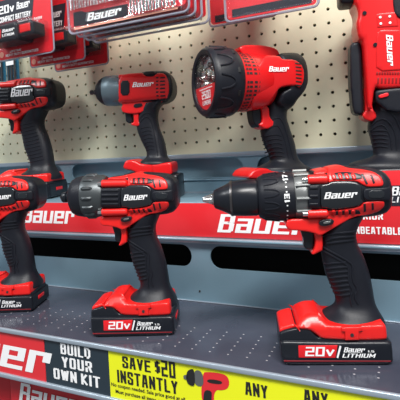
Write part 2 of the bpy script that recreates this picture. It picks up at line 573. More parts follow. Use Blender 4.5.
for x0, x1, dz in ((.2615, .289, -.0005), (.331, .3575, .003), (.400, .4265, .003)):
    add_text(r, 'ANY', x0, x1, -.536 + dz, -.5205 + dz, SY - .0004, INK, **IMP)


# printed picture of a red impact wrench on the yellow strip
def print_poly(root, name, pts, m, dy):
    bm = bmesh.new(); l = root.location
    bm.faces.new([bm.verts.new((x - l[0], SY - dy - l[1], z - l[2])) for x, z in chaikin(pts, 2)])
    return link(name, bm, m, root, smooth=False)


def pp(lst): return [(on_y(x, y, SY)[0], on_y(x, y, SY)[2]) for x, y in lst]


print_poly(r, 'printed_wrench_body', pp([(212, 373), (230, 375), (235, 380), (235, 389), (229, 392), (221, 391), (219, 402), (224, 430), (210, 430), (211, 404), (207, 401), (207, 386), (209, 374)]), SIGNRED, .0003)
print_poly(r, 'printed_wrench_grip', pp([(210, 391), (218, 392), (217, 402), (222, 430), (208, 430), (209, 400)]), INK, .0006)
print_poly(r, 'printed_wrench_gearcase', pp([(199, 371), (208, 372), (210, 388), (200, 387)]), GREY, .0006)
print_poly(r, 'printed_wrench_nose', pp([(192, 373), (196, 370), (200, 370), (201, 387), (196, 387), (192, 383)]), INK, .0009)
print_poly(r, 'printed_wrench_anvil', pp([(189, 376), (193, 376), (193, 381), (189, 380)]), GREY, .0009)
print_poly(r, 'printed_wrench_label', pp([(213, 380), (228, 382), (228, 386), (213, 384)]), INK, .0006)

for o_ in bpy.data.objects:
    if o_.name.startswith('price_strip_sign'): o_.location.x -= .0075; o_.location.z += .0005

# red channel on the riser
RY = YR - .0020
r = empty('channel_sign', (-.40, RY, -.3925))
tag(r, 'long narrow red channel strip on the step riser with white italic logos', 'sign')
box('panel', -.35, .785, 0, .0015, 0, .0575, SIGNRED, r, bev=.0003)
add_text(r, 'Bauer', -.292, -.157, -.3765, -.3440, RY - .0004, WHITE, **ITAL)
add_text(r, 'Bauer', .150, .300, -.3835, -.3530, RY - .0004, WHITE, **ITAL)
RY2 = RY - .0025
r = empty('header_sign', (.372, RY2, -.3925))
tag(r, 'taller red sign reading SUPERIOR UNBEATABLE behind the hammer drill', 'sign')
box('panel', -.010, .22, 0, .002, 0, .105, SIGNRED, r, bev=.0004)
box('logo_band', .0, .22, -.0006, 0, .055, .084, CARDDARK, r)
add_text(r, 'Bauer', .4215, .470, -.3225, -.3100, RY2 - .0012, WHITE, **ITAL)
add_text(r, 'LITHIUM', .4205, .470, -.3325, -.3245, RY2 - .0012, WHITE, wt=.22, wscale=1, gap=.2, shear=.2)
add_text(r, '/', .416, .4205, -.3325, -.311, RY2 - .0012, STICKER, wt=.22)
add_text(r, 'SUPERIOR', .350, .4095, -.3575, -.3470, RY2 - .0006, WHITE, wt=.26, wscale=.85, gap=.18)
add_text(r, 'UNBEATABLE', .3635, .4335, -.3785, -.3680, RY2 - .0006, WHITE, wt=.26, wscale=.85, gap=.18)


# ================================================================== TOOLS
class Tool:
    def __init__(s, name, label, cat, group, anchor, heading):
        s.A = Vector(anchor); s.h = math.radians(heading)
        s.u = Vector((math.cos(s.h), math.sin(s.h), 0)); s.n = Vector((math.sin(s.h), -math.cos(s.h), 0))
        s.root = None
        if name:
            s.root = empty(name, anchor, s.h); tag(s.root, label, cat, group)

    def L(s, px, py, off=0):
        d = ray(px, py); t = (off - (CAM - s.A).dot(s.n)) / d.dot(s.n)
        P = CAM + d * t - s.A
        return (P.dot(s.u), P.z)

    def P(s, pts, off=0): return [s.L(x, y, off) for x, y in pts]

    def part(s, name, bm, m, parent=None, smooth=True): return link(name, bm, m, parent or s.root, smooth)


def const(h): return lambda x, z: h


def housing_h(zc, H, T, n=2.6, slope=0):
    def f(x, z):
        v = min(1, abs((z - zc - slope * x) / H))
        return T * (1 - v ** n) ** (1 / n)
    return f


class Grip:
    """loft through rows (left point, right point, half depth)"""
    def __init__(s, rows, n=2.4, steps=6, seg=28):
        s.rows = []
        R = rows
        for i in range(len(R) - 1):
            p0 = R[max(i - 1, 0)]; p1 = R[i]; p2 = R[i + 1]; p3 = R[min(i + 2, len(R) - 1)]
            for k in range(steps if i < len(R) - 2 else steps + 1):
                t = k / steps

                def cr(a, b, c, d): return .5 * (2 * b + (c - a) * t + (2 * a - 5 * b + 4 * c - d) * t * t + (3 * b - a - 3 * c + d) * t ** 3)
                s.rows.append(tuple(cr(p0[j], p1[j], p2[j], p3[j]) for j in range(5)))
        s.n = n; s.seg = seg

    def bm(s, bm=None):
        bm = bm or bmesh.new(); rings = []
        for lx, lz, rx, rz, b in s.rows:
            cx, cz = (lx + rx) / 2, (lz + rz) / 2; ring = []
            for k in range(s.seg):
                a = 2 * PI * k / s.seg; c, si = math.cos(a), math.sin(a)
                cc = abs(c) ** (2 / s.n) * (1 if c >= 0 else -1); ss = abs(si) ** (2 / s.n) * (1 if si >= 0 else -1)
                ring.append(bm.verts.new((cx + cc * (rx - lx) / 2, b * ss, cz + cc * (rz - lz) / 2)))
            rings.append(ring)
        for i in range(len(rings) - 1):
            for k in range(s.seg):
                bm.faces.new((rings[i][k], rings[i][(k + 1) % s.seg], rings[i + 1][(k + 1) % s.seg], rings[i + 1][k]))
        bm.faces.new(rings[0]); bm.faces.new(rings[-1][::-1])
        return bm

    def y(s, x, z):
        best = None
        for lx, lz, rx, rz, b in s.rows:
            dx, dz = rx - lx, rz - lz; L2 = dx * dx + dz * dz
            t = ((x - lx) * dx + (z - lz) * dz) / L2
            d = abs((x - lx) * dz - (z - lz) * dx) / math.sqrt(L2)
            if best is None or d < best[0]: best = (d, t, b)
        v = min(.97, abs(best[1] * 2 - 1))
        return best[2] * (1 - v ** s.n) ** (1 / s.n)


def ribs(bm, surf, lines, r=.0009, lift=0, back=True):
    for l in lines:
        l = chaikin(l, 1, .25, closed=False)
        pts = []
        for i in range(len(l) - 1):
            for k in range(3):
                t = k / 3; pts.append((l[i][0] * (1 - t) + l[i + 1][0] * t, l[i][1] * (1 - t) + l[i + 1][1] * t))
        pts.append(l[-1])
        bm_tube(bm, [(x, -surf(x, z) - lift, z) for x, z in pts], r, 6)
        if back: bm_tube(bm, [(x, surf(x, z) + lift, z) for x, z in pts], r, 6)
    return bm


# the hammer drill's frame: the shared rear body, grip, foot and battery were read off it
D7 = Tool(None, '', '', None, (.345, -.266, ZL), 18.5)
TB = .036


def rear_body(t, x_strap=308, cells=True, logo=True, battery_h=0, grip_lines=True, logo_px=(324, 359, 192.5, 199)):
    """housing, trim, grip, trigger, foot and battery of a pistol-shaped cordless tool"""
    L, P = D7.L, D7.P
    _, z_top = L(350, 167, .01); _, z_bot = L(350, 216.5, .01)
    zc, H = (z_top + z_bot) / 2, (z_top - z_bot) / 2
    x0, _ = L(310, 192); x1, _ = L(388, 192)
    slope = 0
    hf = housing_h(zc, H * 1.12, .031, 2.2)

    def hrear(x, z):   # closes towards the rear end
        e = max(0, (x - (x1 - .018)) / .022)
        return hf(x, z) * (1 - .45 * min(1, e) ** 2.5)
    xs = x_strap
    # dark structural shell (also rear bumper)
    shell = P([(xs - 1, 172), (330, 168.5), (342, 165.5), (356, 166.5), (371, 167.5), (382, 171.5), (388, 179), (390, 192), (389.5, 206), (384, 213), (372, 217), (352, 219), (xs - 1, 216)], .008)
    t.part('housing_shell', relief(shell, hrear, -.0006, .006, .005, smooth=1), RUBBER)
    # red side covers, wavy vents
    up = P([(327.5, 173), (328, 169.5), (331, 167.5), (342, 165.2), (349, 168.3), (364, 169.6), (374, 171.8), (380, 176), (382.3, 182), (381, 186), (366, 186.6), (361.5, 184.5), (355, 180.8), (332, 181), (327.5, 183)], .024)
    t.part('vent_cover', relief(up, hrear, .0016, .0022, .004, smooth=1), RED_LIGHT)
    xq = 285.5 if xs > 305 else 289
    lo = P([(328, 210), (332, 210.5), (358, 206.5), (363.5, 201), (376, 199.8), (383, 200.5), (383.5, 206), (379, 211.5), (370, 215), (354, 217), (333, 229), (320.5, 236.5), (313, 233), (303, 231.2), (xq + 3, 230.5), (xq, 225.5), (xq + 2.5, 219.5), (308, 218.8), (327, 218)], .024)
    tc_ = P([(xs + 6, 172.5), (318, 170.6), (328, 168.5), (327, 173.5), (xs + 6, 174.5)], .022)
    t.part('top_rail', relief(tc_, hrear, .0012, .0015, .004, smooth=1), RED_LIGHT)
    hl = lambda x, z: hrear(x, z) if z > zc - H * .82 else min(.027, max(.019, hrear(x, zc - H * .82)))
    t.part('handle_cover', relief(lo, hl, .0016, .0022, .004, smooth=1), RED_LIGHT)
    for q in ([(331, 173.2), (346, 171.6), (361, 173.6), (362, 179.4), (331, 179.6)], [(331, 211.6), (358, 208.8), (362, 215.2), (346, 217), (332, 216.4)]):
        t.part('vent_groove_shade', relief(P(q, .026), hrear, .0022, .0008, .004, smooth=1), BLACK)  # black band paints the shade in the grooves between the red ribs
    # vent ribs: short red bosses between dark gaps
    for nm, base, n0 in (('vent_rib', 176.3, 0), ('vent_rib', 213.2, 1)):
        bm = bmesh.new()
        for k in range(4):
            px = 334 + k * 6.6
            py = base + (.0 if not n0 else -k * .1)
            q = P([(px - 2.9, py - 2.8), (px + 1.2, py - 3.2), (px + 2.3, py + 2.6), (px - 1.6, py + 3.2)], .028)
            relief(q, hrear, .0042, .0018, .004, bm_out=bm, smooth=1)
        t.part(nm, bm, RED_LIGHT)
    bm = bmesh.new()
    for q in ([(361.5, 174), (364, 173.6), (368, 184), (365.5, 184.6)], [(370.5, 174.5), (373, 175.5), (375, 183), (372.6, 184)],
              [(363, 204), (365.4, 203), (367, 212), (364.6, 213)], [(371, 203), (373.4, 202.6), (374.6, 210), (372.4, 211)]):
        relief(P(q, .03), hrear, .0020, .0006, .004, bm_out=bm)
    t.part('vent_slot', bm, BLACK)
    # rear strap with recessed latch
    st = P([(364, 187.6), (382, 187.2), (389.6, 186), (390, 200), (382, 199.4), (365, 200), (361.5, 196.5), (361.5, 190.5)], .024)
    t.part('strap', relief(st, hrear, .0026, .0015, .004, smooth=1), RUBBER)
    t.part('strap_inlay', relief(P([(367, 190), (383, 190), (383, 197.5), (367, 197.5)], .028), hrear, .0032, .0006, .004, smooth=1), GLOSS)
    # gloss nameplate
    npl = P([(320, 184.5), (327, 183.5), (332, 180.9), (354.5, 180.7), (361.6, 185.5), (360.8, 190), (360.2, 198), (363, 201), (358.6, 206.2), (333, 210.4), (327, 208), (320, 207.4)], .028)
    pl = t.part('nameplate', relief(npl, hf, .0020, .0018, .004, smooth=1), GLOSS)
    if logo:
        a, b, c, d = logo_px
        ys = lambda x, z: -(hf(x, z) + .0026)
        lettering('Bauer', quad_place(L(a, d, .033), L(b - 3, d - 1.6, .033), L(a, c, .033), L(b - 3, c - 1.8, .033), y=ys), pl, WHITE, **ITAL)
    # pale pinstripe sheen lines moulded in the plate
    # black ribbed strap in front of the plate
    sx = P([(xs, 185), (319.2, 184.4), (319.4, 207.6), (xs, 208)], .028)
    t.part('ribbed_strap', relief(sx, hf, .0022, .001, .004), RUBBER)
    bm = bmesh.new()
    n = 3 if xs > 304 else 4
    for k in range(n):
        yy = 187.5 + k * (17.0 / (n - 1))
        q = P([(xs + 1, yy - 1.6), (317.8, yy - 1.8), (317.8, yy + 1.4), (xs + 1, yy + 1.6)], .03)
        relief(q, hf, .0036, .0012, .004, bm_out=bm)
    t.part('strap_rib', bm, RUBBER)
    # clamp bosses that hold the gear case
    xb = xs - 1
    for nm, ya, yb_ in (('clamp_boss', 174.5, 184), ('clamp_boss', 208.6, 217.6)):
        a = L(xb, (ya + yb_) / 2, .02); b = L(327, (ya + yb_) / 2 - .6, .02)
        rr = abs(L(320, ya, .02)[1] - L(320, yb_, .02)[1]) / 2
        for sg in (-1, 1):
            bm = bmesh.new()
            bm_tube(bm, [(a[0], sg * .0262, a[1]), (a[0] + .001, sg * .0262, a[1]), (b[0] - .002, sg * .0262, b[1]), (b[0], sg * .0262, b[1])], [rr * .8, rr, rr, rr * .7], 16)
            t.part(nm, bm, RED_LIGHT)
        for sg in (-1, 1):
            t.part('clamp_screw', bm_tube(bmesh.new(), [(a[0] - .006, sg * .0262, a[1]), (a[0], sg * .0262, a[1])], rr * .55, 12), CHROME)
    # direction switch
    sw = P([(320.5, 220), (331, 218.5), (334, 220.5), (332.5, 224), (325, 226), (320, 225.5), (318.5, 223)], .026)
    t.part('direction_switch', relief(sw, const(.0285), .0005, .0008, .004, smooth=1), BLACK)
    t.part('switch_inlay', relief(P([(323.5, 221.5), (331, 220.5), (330, 223), (323, 224)], .028), const(.0290), .0012, .0005, .004, smooth=1), GREY)
    # trigger and guard
    tr = P([(300.5, 229), (314.5, 228), (315.8, 236), (314, 249.5), (309, 250.5), (304.5, 248.5), (304, 240), (301.5, 233.5)], .010)
    t.part('trigger', relief(tr, const(.0115), 0, .004, .004, smooth=1), BLACK)
    gd = P([(311.5, 226), (322, 228), (323, 249.5), (319, 252), (313.6, 254.6), (311.2, 253.6), (314.6, 247.5), (315.2, 238)], .014)
    t.part('trigger_guard', relief(gd, const(.0175), 0, .003, .004, smooth=1), RED_LIGHT)
    # grip
    rows = [((330, 222), (366, 212), .024), ((320.6, 236.5), (357.5, 230), .0205), ((320.5, 247), (358, 243), .0185), ((323, 260), (364.5, 257), .0175),
            ((326, 274), (370, 273), .0175), ((332, 288), (373, 287), .0175), ((336.5, 301), (375.6, 302), .018), ((333, 309), (379, 310), .022), ((323, 315.5), (384, 318.5), .030), ((320, 319.5), (385.5, 323), .0338), ((322, 321.5), (385.5, 325), .0325)]
    G_ = Grip([(*L(*a, .006), *L(*b, .006), c) for a, b, c in rows])
    bm = G_.bm()
    if grip_lines:
        def pr_(l): return [L(x, y, .017) for x, y in l]
        lines = [pr_([(322, 239), (330, 233), (355, 231)]), pr_([(326, 241), (334, 237), (356, 236)]),
                 pr_([(327, 243.5), (340, 241), (356, 240)]),
                 pr_([(322, 247), (332, 252), (350, 262), (353, 267), (352, 280), (358, 289), (354, 296), (358, 304)]),
                 pr_([(323, 251), (333, 256), (346, 264), (348.5, 268), (348, 282), (353, 290), (350, 297), (352, 306)])]
        for k in range(8):
            y0 = 262.5 + k * 4.6; xl = 326 + k * 1.5
            lines.append(pr_([(xl, y0 + 3.5), (xl + 8, y0 + .8), (min(xl + 20, 347 + k * .4), y0 - .5 - k * .0)]))
        ribs(bm, G_.y, lines, .00125, .0002)
    else:
        def pr_(l): return [L(x, y, .017) for x, y in l]
        lines = []
        for k in range(12):
            y0 = 240 + k * 5.4
            lines.append(pr_([(325 + k * .9, y0 + 2), (340 + k, y0), (352 + k * 1.4, y0 - 3)]))
        ribs(bm, G_.y, lines, .0009, 0)
    t.part('grip', bm, RUBBER)
    # foot collar
    c1 = P([(297, 325.6), (299.5, 321.5), (305, 317.5), (311, 315.6), (318, 315.6), (322, 317), (320.8, 318.5), (322.5, 319), (328.5, 323.8), (341, 324.8), (362, 324.3), (383, 322.3), (386, 326), (387.3, 337.5), (384, 339.6), (362, 340.2), (340, 339.6), (321, 338.4), (315, 333.5), (309, 329.5), (300, 329), (296.8, 327.8)], .030)
    zA, zB = L(300, 326, .03)[1], L(305, 308, .03)[1]
    hc = lambda x, z: .0335 - .017 * max(0, min(1, (z - zA) / (zB - zA)))
    fl = t.part('foot_collar', relief(c1, hc, 0, .0042, .0045, smooth=1), RED_LIGHT)
    tab = P([(341.5, 327), (361.5, 326.3), (361.8, 330.5), (358.8, 331.2), (358.8, 339.5), (345, 339.7), (344.6, 331.5), (341.6, 331.2)], .034)
    t.part('belt_clip_boss', relief(tab, const(.0335), .0026, .0012, .005, front_only=True), RED_LIGHT, fl)
    sc = L(352.3, 335.4, .037)
    bm = bmesh.new()
    bm_tube(bm, [(sc[0], -.0345, sc[1]), (sc[0], -.0368, sc[1])], .0021, 14)
    t.part('boss_insert', bm, STEEL, fl)
    # battery
    xl, zb_ = L(281, 365, TB)
    ext = battery_h
    bp = P([(280.5, 343), (283, 341.5), (300, 341.8), (340, 342.5), (388, 342), (392.5, 343.5), (393.5, 352), (394, 362)], TB) + [(L(393, 364, TB)[0], .003), (L(389, 366, TB)[0], .0), (L(290, 366, TB)[0], 0), (L(284.5, 366, TB)[0], .003), (L(281.5, 360, TB)[0], .011 * 1)]
    bt = t.part('battery', relief(bp, const(TB), 0, .004, .006), BLACK)
    neck = P([(280.3, 345), (279.3, 334.5), (283, 331.5), (297, 328.5), (309, 328), (318, 338), (322, 337), (386, 338), (388, 336.8), (389.2, 345)], .032)
    t.part('battery_rail', relief(neck, const(.0315), 0, .003, .006, smooth=1), BLACK, bt)
    la = P([(279.6, 334), (279.8, 329.4), (284, 327.2), (294.6, 324.4), (296.4, 329.4), (290, 331), (282.5, 334.6)], .03)
    t.part('battery_latch', relief(la, const(.0275), 0, .003, .005, smooth=1), RED_LIGHT, bt)
    t.part('stripe', relief(P([(284, 360.3), (391, 360.6), (391, 361.8), (284, 361.7)], TB), const(TB), .0004, .0002, .03, front_only=True, depth=.001), DEEPRED, bt)
    yb = -(TB + .0009)
    ls = t.part('battery_sticker', relief(P([(298.3, 345.4), (337.5, 345.2), (335.5, 357.6), (298.8, 357.4)], TB), const(TB), .0006, .0002, .03, front_only=True, depth=.001), STICKER, bt)
    sticks = [('20v', (305, 334), (346.6, 355.8), dict(wt=.23, wscale=1.1, gap=.12, shear=.06, thin=.7)),
              ('/', (336.5, 340.5), (345, 358), dict(wt=.3, shear=.1)),
              ('Bauer', (343.5, 364), (347, 352), ITAL), ('LITHIUM', (342, 374.5), (353.2, 357.2), dict(wt=.26, wscale=1.1, gap=.16, shear=.25)),
              ('1.5', (367.5, 374), (350, 352), dict(wt=.26, wscale=1, gap=.16))]
    for s_, (a, b), (c, d), kw in sticks:
        lettering(s_, quad_place(L(a, d, TB), L(b, d + .1, TB), L(a, c, TB), L(b, c + .1, TB), y=yb), bt, WHITE, **kw)
    # red release mark on the battery's back end
    ex = bp[7][0] - .0006
    bm = bmesh.new()
    bm_box(bm, ex - .002, ex + .0012, -.012, .012, .014, .020, .0006)
    t.part('release_mark', bm, STICKER, bt)
    return dict(zc=zc, H=H, hf=hf)


# ---------------- hammer drill (right, lower shelf)
t = Tool('hammer_drill', 'black and red cordless hammer drill with keyless chuck, at right end of the lower shelf', 'power drill', None, (.345, -.266, ZL), 18.5)
info = rear_body(t)
zc = info['zc']


def prof(F, rows, zc=None):
    """rows (px, top, bottom) -> lathe profile about the mean axis"""
    out = []; zs = []
    for px, a, b in rows:
        u, z1 = F.L(px, a); _, z0 = F.L(px, b)
        out.append((u, (z1 - z0) / 2)); zs.append((z1 + z0) / 2)
    return out, sum(zs) / len(zs)


p, zg = prof(D7, [(291, 174.5, 213), (291.6, 170.5, 217), (296, 169.5, 218), (306, 169.5, 217.5), (308, 171, 216), (311, 172, 214)])
_, zall = prof(D7, [(224, 186, 213), (254, 181, 217), (285, 171, 220), (306, 169.5, 217.5)])
zax = zall
t.part('gear_case', lathe(p, zax, 40), GREY)
bm = bmesh.new()
for k in range(12):
    a = 2 * PI * k / 12; rr = p[2][1] + .0005
    bm_tube(bm, [(p[1][0] + .001, rr * math.sin(a), zax + rr * math.cos(a)), (p[3][0], rr * math.sin(a), zax + rr * math.cos(a))], .0022, 8)
t.part('gear_case_rib', bm, GREY)
p, _ = prof(D7, [(256.5, 181, 216), (257.5, 177.5, 217.5), (262, 174, 219), (274, 172.3, 220.3), (287, 170.5, 220.2), (291, 170, 219.5), (292, 172, 218)])
dial = t.part('torque_dial', lathe(p, zax, 48), RUBBER)
bm = bmesh.new()
rd = p[3][1]
for k in range(12):      # raised finger scallops: U-shaped ridges around the dial
    a0 = 2 * PI * (k + .5) / 12; xa, xb_ = p[2][0] + .0005, p[3][0] + .003
    pts = []
    for q_ in range(13):
        f = q_ / 12; ang = a0 - .17 + .34 * (f); xx = xa + (xb_ - xa) * (math.sin(PI * f) ** .45)
        rr = rd + .0002 - .0022 * (1 - (xx - xa) / (xb_ - xa))
        pts.append((xx, rr * math.sin(ang), zax + rr * math.cos(ang)))
    bm_tube(bm, pts, .0010, 6)
t.part('dial_ridge', bm, RUBBER, dial)
# numbers and dots round the dial
rn = p[4][1] + .0005; xn0, xn1 = D7.L(282.2, 195)[0] + .0, D7.L(287.2, 195)[0]
bm = bmesh.new()
NUMS = {-62: '17', -14: '13'}
for deg in list(range(-180, 180, 12)):
    if -14 <= deg + 180 <= -99: continue
    a = math.radians(deg + 10)


def cyl(s, tt, a0, a1):
    a = a1 + (a0 - a1) * (1 - tt) if False else a0 + (a1 - a0) * s
    x = xn1 + (xn0 - xn1) * tt
    return (x, -rn * math.cos(a), zax + rn * math.sin(a))


for a0, txt in ((52, '17'), (2, '13')):
    c = math.radians(a0)
    lettering(txt, lambda s, tt, c=c: cyl(s, tt, c - .17, c + .17), None, WHITE, wt=.28, wscale=.8, gap=.2, bm=bm, keep=True)
for deg in (74, 38, 27, 16, -14, -27, -40, -54, -68, 90, 105, 120, 150, 180, 210, 240):
    a = math.radians(deg)
    xx = (xn0 + xn1) / 2
    cc = Vector((xx, -rn * math.cos(a), zax + rn * math.sin(a))); tv = Vector((0, math.sin(a), math.cos(a)))
    vs_ = [bm.verts.new(cc + Vector((1, 0, 0)) * .0011 * math.cos(q * PI / 4) + tv * .0011 * math.sin(q * PI / 4)) for q in range(8)]
    bm.faces.new(vs_)
t.part('dial_numbers', bm, WHITE, dial, smooth=False)
p, _ = prof(D7, [(213.5, 193, 208), (214.5, 191, 209.5), (224, 186, 213), (226, 185, 214.2), (229.5, 183, 216), (231, 182.2, 216.8), (243, 181.4, 217.4), (254.5, 181, 217.6), (256.5, 182, 217)])
ch = t.part('chuck', lathe(p, zax, 48), BLACK)
p2, _ = prof(D7, [(229.4, 182.4, 216.6), (230, 181.8, 217), (231.5, 181.6, 217.2), (232, 182.2, 216.8)])
t.part('chuck_ring', lathe(p2, zax, 48), STEEL, ch)
p, _ = prof(D7, [(211.5, 197, 205), (212, 195.6, 206.5), (214.5, 194, 208)])
t.part('jaw_collar', lathe(p, zax, 24), CHROME, ch)
bm = bmesh.new()
for k in range(3):
    a = 2 * PI * k / 3 + .5; cy_, cz_ = .0018 * math.sin(a), .0018 * math.cos(a)
    u0 = D7.L(203, 200)[0]; u1 = D7.L(213, 200)[0]
    bm_tube(bm, [(u0, cy_ * .6, zax + cz_ * .6), (u0 + .002, cy_, zax + cz_), (u1, cy_ * 2, zax + cz_ * 2)], [.0016, .0022, .0042], 10)
t.part('chuck_jaw', bm, CHROME, ch)

# ---------------- impact driver (middle, lower shelf) and its twin at the left edge
D6 = Tool(None, '', '', None, (.067, -.272, ZL), 18.5)


def impact_driver():
    t = Tool('impact_driver', 'red and black cordless impact driver with black nose, middle of the lower shelf', 'power tool', 'impact drivers on the lower shelf', (.0625, -.272, ZL), 20.5)
    info = rear_body(t, x_strap=294, logo_px=(325, 359, 193, 200))
    zc = info['zc']
    p, z6 = prof(D6, [(83, 179, 218), (85, 177.5, 218.5), (90, 176.5, 218.5), (104, 176, 217.5), (108, 178, 215.5)])
    t.part('gear_case', lathe(p, zc, 40), GREY2)
    bm = bmesh.new(); rr = p[2][1]
    for k in range(14):
        a = 2 * PI * (k + .5) / 14
        u0 = p[1][0] + .004; u1 = u0 + .013
        bm_tube(bm, [(u0, (rr - .002) * math.sin(a), zc + (rr - .002) * math.cos(a)), (u0 + .002, rr * math.sin(a), zc + rr * math.cos(a)), (u1, rr * math.sin(a), zc + rr * math.cos(a)), (u1 + .002, (rr - .002) * math.sin(a), zc + (rr - .002) * math.cos(a))], .0026, 8)
    t.part('gear_case_rib', bm, GREY2)
    p, _ = prof(D6, [(70, 190, 210), (70.6, 187.5, 212), (73, 182, 216), (77, 179.5, 218), (84.5, 177.8, 219.2), (86, 178.8, 218.5)])
    t.part('nose_bumper', lathe(p, zc, 40), RUBBER)
    p, _ = prof(D6, [(61.5, 197, 206), (62.5, 196, 206.5), (66, 195.8, 206.5), (66.5, 197, 205.5), (71, 197, 205.5)])
    t.part('bit_collar', lathe(p, zc, 24), BLACK)
    p, _ = prof(D6, [(59.5, 199.5, 202.5), (60, 199, 203), (62.5, 199, 203)])
    t.part('bit_socket', lathe(p, zc, 6), STEEL)
    t.root.scale = (.94, 1, 1)
    return t


t6 = impact_driver()


def copy_tree(o, parent=None):
    c = o.copy(); COL.objects.link(c); c.parent = parent
    for ch in [q for q in bpy.data.objects if q.parent == o and q != c]:
        copy_tree(ch, c)
    return c


c = copy_tree(t6.root)
c.location = (-.217, -.262, ZL); c.rotation_euler = (0, 0, math.radians(21))
c['label'] = 'impact driver cut off by the left edge of the photo, on the lower shelf'

# ---------------- big impact wrench (upper tier, left)
t = Tool('impact_wrench', 'high torque impact wrench with long nameplate, at left end of the upper tier', 'power tool', None, (-.340, -.082, ZT), 14)
S1 = 1.17
info = rear_body(t, x_strap=300, grip_lines=False, logo_px=(322, 363, 187, 200))
zc = info['zc']
xg = D7.L(300, 192)[0]
p = [(xg - .062, .016), (xg - .060, .024), (xg - .045, .029), (xg - .02, .031), (xg + .004, .031)]
t.part('gear_case', lathe(p, zc, 40), BLUEGREY)
p = [(xg - .085, .006), (xg - .084, .0065), (xg - .060, .0065)]
t.part('anvil', lathe(p, zc, 4), STEEL)
bm = bmesh.new()
bm_box(bm, -.066, .062, -.0385, .0385, .0, .033, .005)
pk = t.part('battery_base', bm, BLACK)
bm = bmesh.new(); bm_box(bm, -.002, .0015, -.0105, .0105, .017, .0195, .0005)
for v in bm.verts: v.co.x += .061
t.part('release_mark', bm, STICKER, pk)
t.root.scale = (S1, S1, S1)

# ---------------- compact impact wrench (upper tier, centre left)
t = Tool('compact_impact_wrench', 'compact impact wrench with blue-grey nose and square anvil, second on the upper tier', 'power tool', None, (-.015, -.085, ZT), 17)
L, P = t.L, t.P
ax_, _ = t.L(150, 88)
_, zt_ = L(150, 71.5, .005); _, zb_ = L(150, 104, .005)
zc, H = (zt_ + zb_) / 2, (zt_ - zb_) / 2
hf = housing_h(zc, H * 1.1, .029, 2.6)
sh = P([(140, 73), (156, 71), (166, 71.5), (171, 74.5), (174.3, 83), (174.6, 92), (172, 99), (166, 103.5), (158, 105), (140, 103)], .006)
t.part('rear_bumper', relief(sh, hf, 0, .006, .005, smooth=1), RUBBER)
rd_ = P([(119.5, 75), (130, 73.2), (143, 72.2), (144.5, 75.5), (155, 75.8), (158, 72.5), (165.5, 74), (169.5, 81), (170, 92), (167, 99.5), (161, 102), (152, 103), (142, 112.5), (132, 113.8), (122, 112.5), (120.2, 108), (122, 104.5), (119.5, 103)], .022)
hl = lambda x, z: hf(x, z) if z > zc - H * .8 else .018
t.part('housing_cover', relief(rd_, hl, .0012, .0025, .004, smooth=1), RED)
t.part('top_inlay', relief(P([(144, 71.6), (155.5, 71), (156.5, 76), (153, 77.6), (146, 77)], .018), hf, .0020, .0008, .004, smooth=1), BLACK)
bm = bmesh.new()
for k in range(7):
    for x0_, w_ in ((156.2, 2.4), (160.2, 5.0)):
        yy = 77.2 + k * 3.6
        relief(P([(x0_, yy), (x0_ + w_, yy - .3), (x0_ + w_, yy + 1.2), (x0_, yy + 1.5)], .028), hf, .0016, .0003, .006, bm_out=bm)
t.part('vent_slot', bm, BLACK)
lettering('Bauer', quad_place(L(132.5, 87.5, .029), L(153, 86.0, .029), L(132.5, 82.5, .029), L(153, 81.2, .029), y=lambda x, z: -(hf(x, z) + .0018)), t.root, WHITE, **ITAL)
p, _ = prof(t, [(104.5, 77, 104.5), (105.5, 75.5, 105), (113, 74.2, 105), (122, 74.4, 104.5), (124, 76, 103)])
t.part('gear_case', lathe(p, zc, 40), BLUEGREY)
p, _ = prof(t, [(96.8, 85, 97), (97.4, 83, 99), (100, 79.2, 102), (103, 77, 104), (106, 76, 105.2), (107, 77, 104.5)])
t.part('nose_bumper', lathe(p, zc, 40), RUBBER)
p, _ = prof(t, [(90, 91.6, 95.2), (90.4, 91, 95.8), (93, 91, 95.8), (93.4, 92, 95), (94, 91, 95.8), (97.5, 91, 95.8)])
t.part('anvil', lathe(p, zc, 4), STEEL)
t.part('ribbed_strap', relief(P([(120.8, 80.8), (129.8, 80.4), (130, 95.2), (121, 95.8)], .028), hf, .0028, .0015, .004, smooth=1), RUBBER)
for sg, ya in (('clamp_boss', 77.2), ('clamp_boss', 100.4)):
    a = L(119.5, ya, .02); b = L(131, ya - .4, .02)
    bm = bmesh.new()
    for s_ in (-1, 1): bm_tube(bm, [(a[0] - .001, s_ * .019, a[1]), (a[0], s_ * .019, a[1]), (b[0], s_ * .019, b[1]), (b[0] + .002, s_ * .019, b[1])], [.004, .0052, .0052, .003], 12)
    t.part(sg, bm, RED)
    a2 = L(110, ya + (1 if ya < 90 else -.0), .02)
    for s_ in (-1, 1): t.part('clamp_screw', bm_tube(bmesh.new(), [(a2[0], s_ * .0175, a2[1]), (a[0], s_ * .019, a[1])], .0028, 10), STEEL)
t.part('direction_switch', relief(P([(134, 104), (142, 103), (142.5, 106.3), (136, 108), (133.5, 107)], .02), const(.0200), .0006, .0006, .004, smooth=1), BLACK)
t.part('trigger', relief(P([(123.5, 109), (131, 109.5), (132.4, 122.5), (129, 123.6), (125.5, 121.5), (125, 115)], .01), const(.0105), 0, .003, .004, smooth=1), BLACK)
t.part('trigger_guard', relief(P([(129.5, 108), (139, 108), (138.5, 121), (141, 124), (138, 126.5), (131.5, 125.4), (131, 123.4), (134, 122), (133, 113)], .014), const(.0155), 0, .0025, .004, smooth=1), RED)
rows = [((144, 104), (167, 101), .024), ((139.5, 112), (159.5, 107), .0205), ((136.5, 121), (157.3, 117), .018), ((136.8, 130), (159, 128), .0175), ((141, 141), (163.5, 140), .0175), ((145.5, 150), (165.6, 150), .018), ((146, 157), (167, 157), .021), ((141, 161), (171, 161.5), .030), ((139, 163.5), (171.5, 164), .032)]
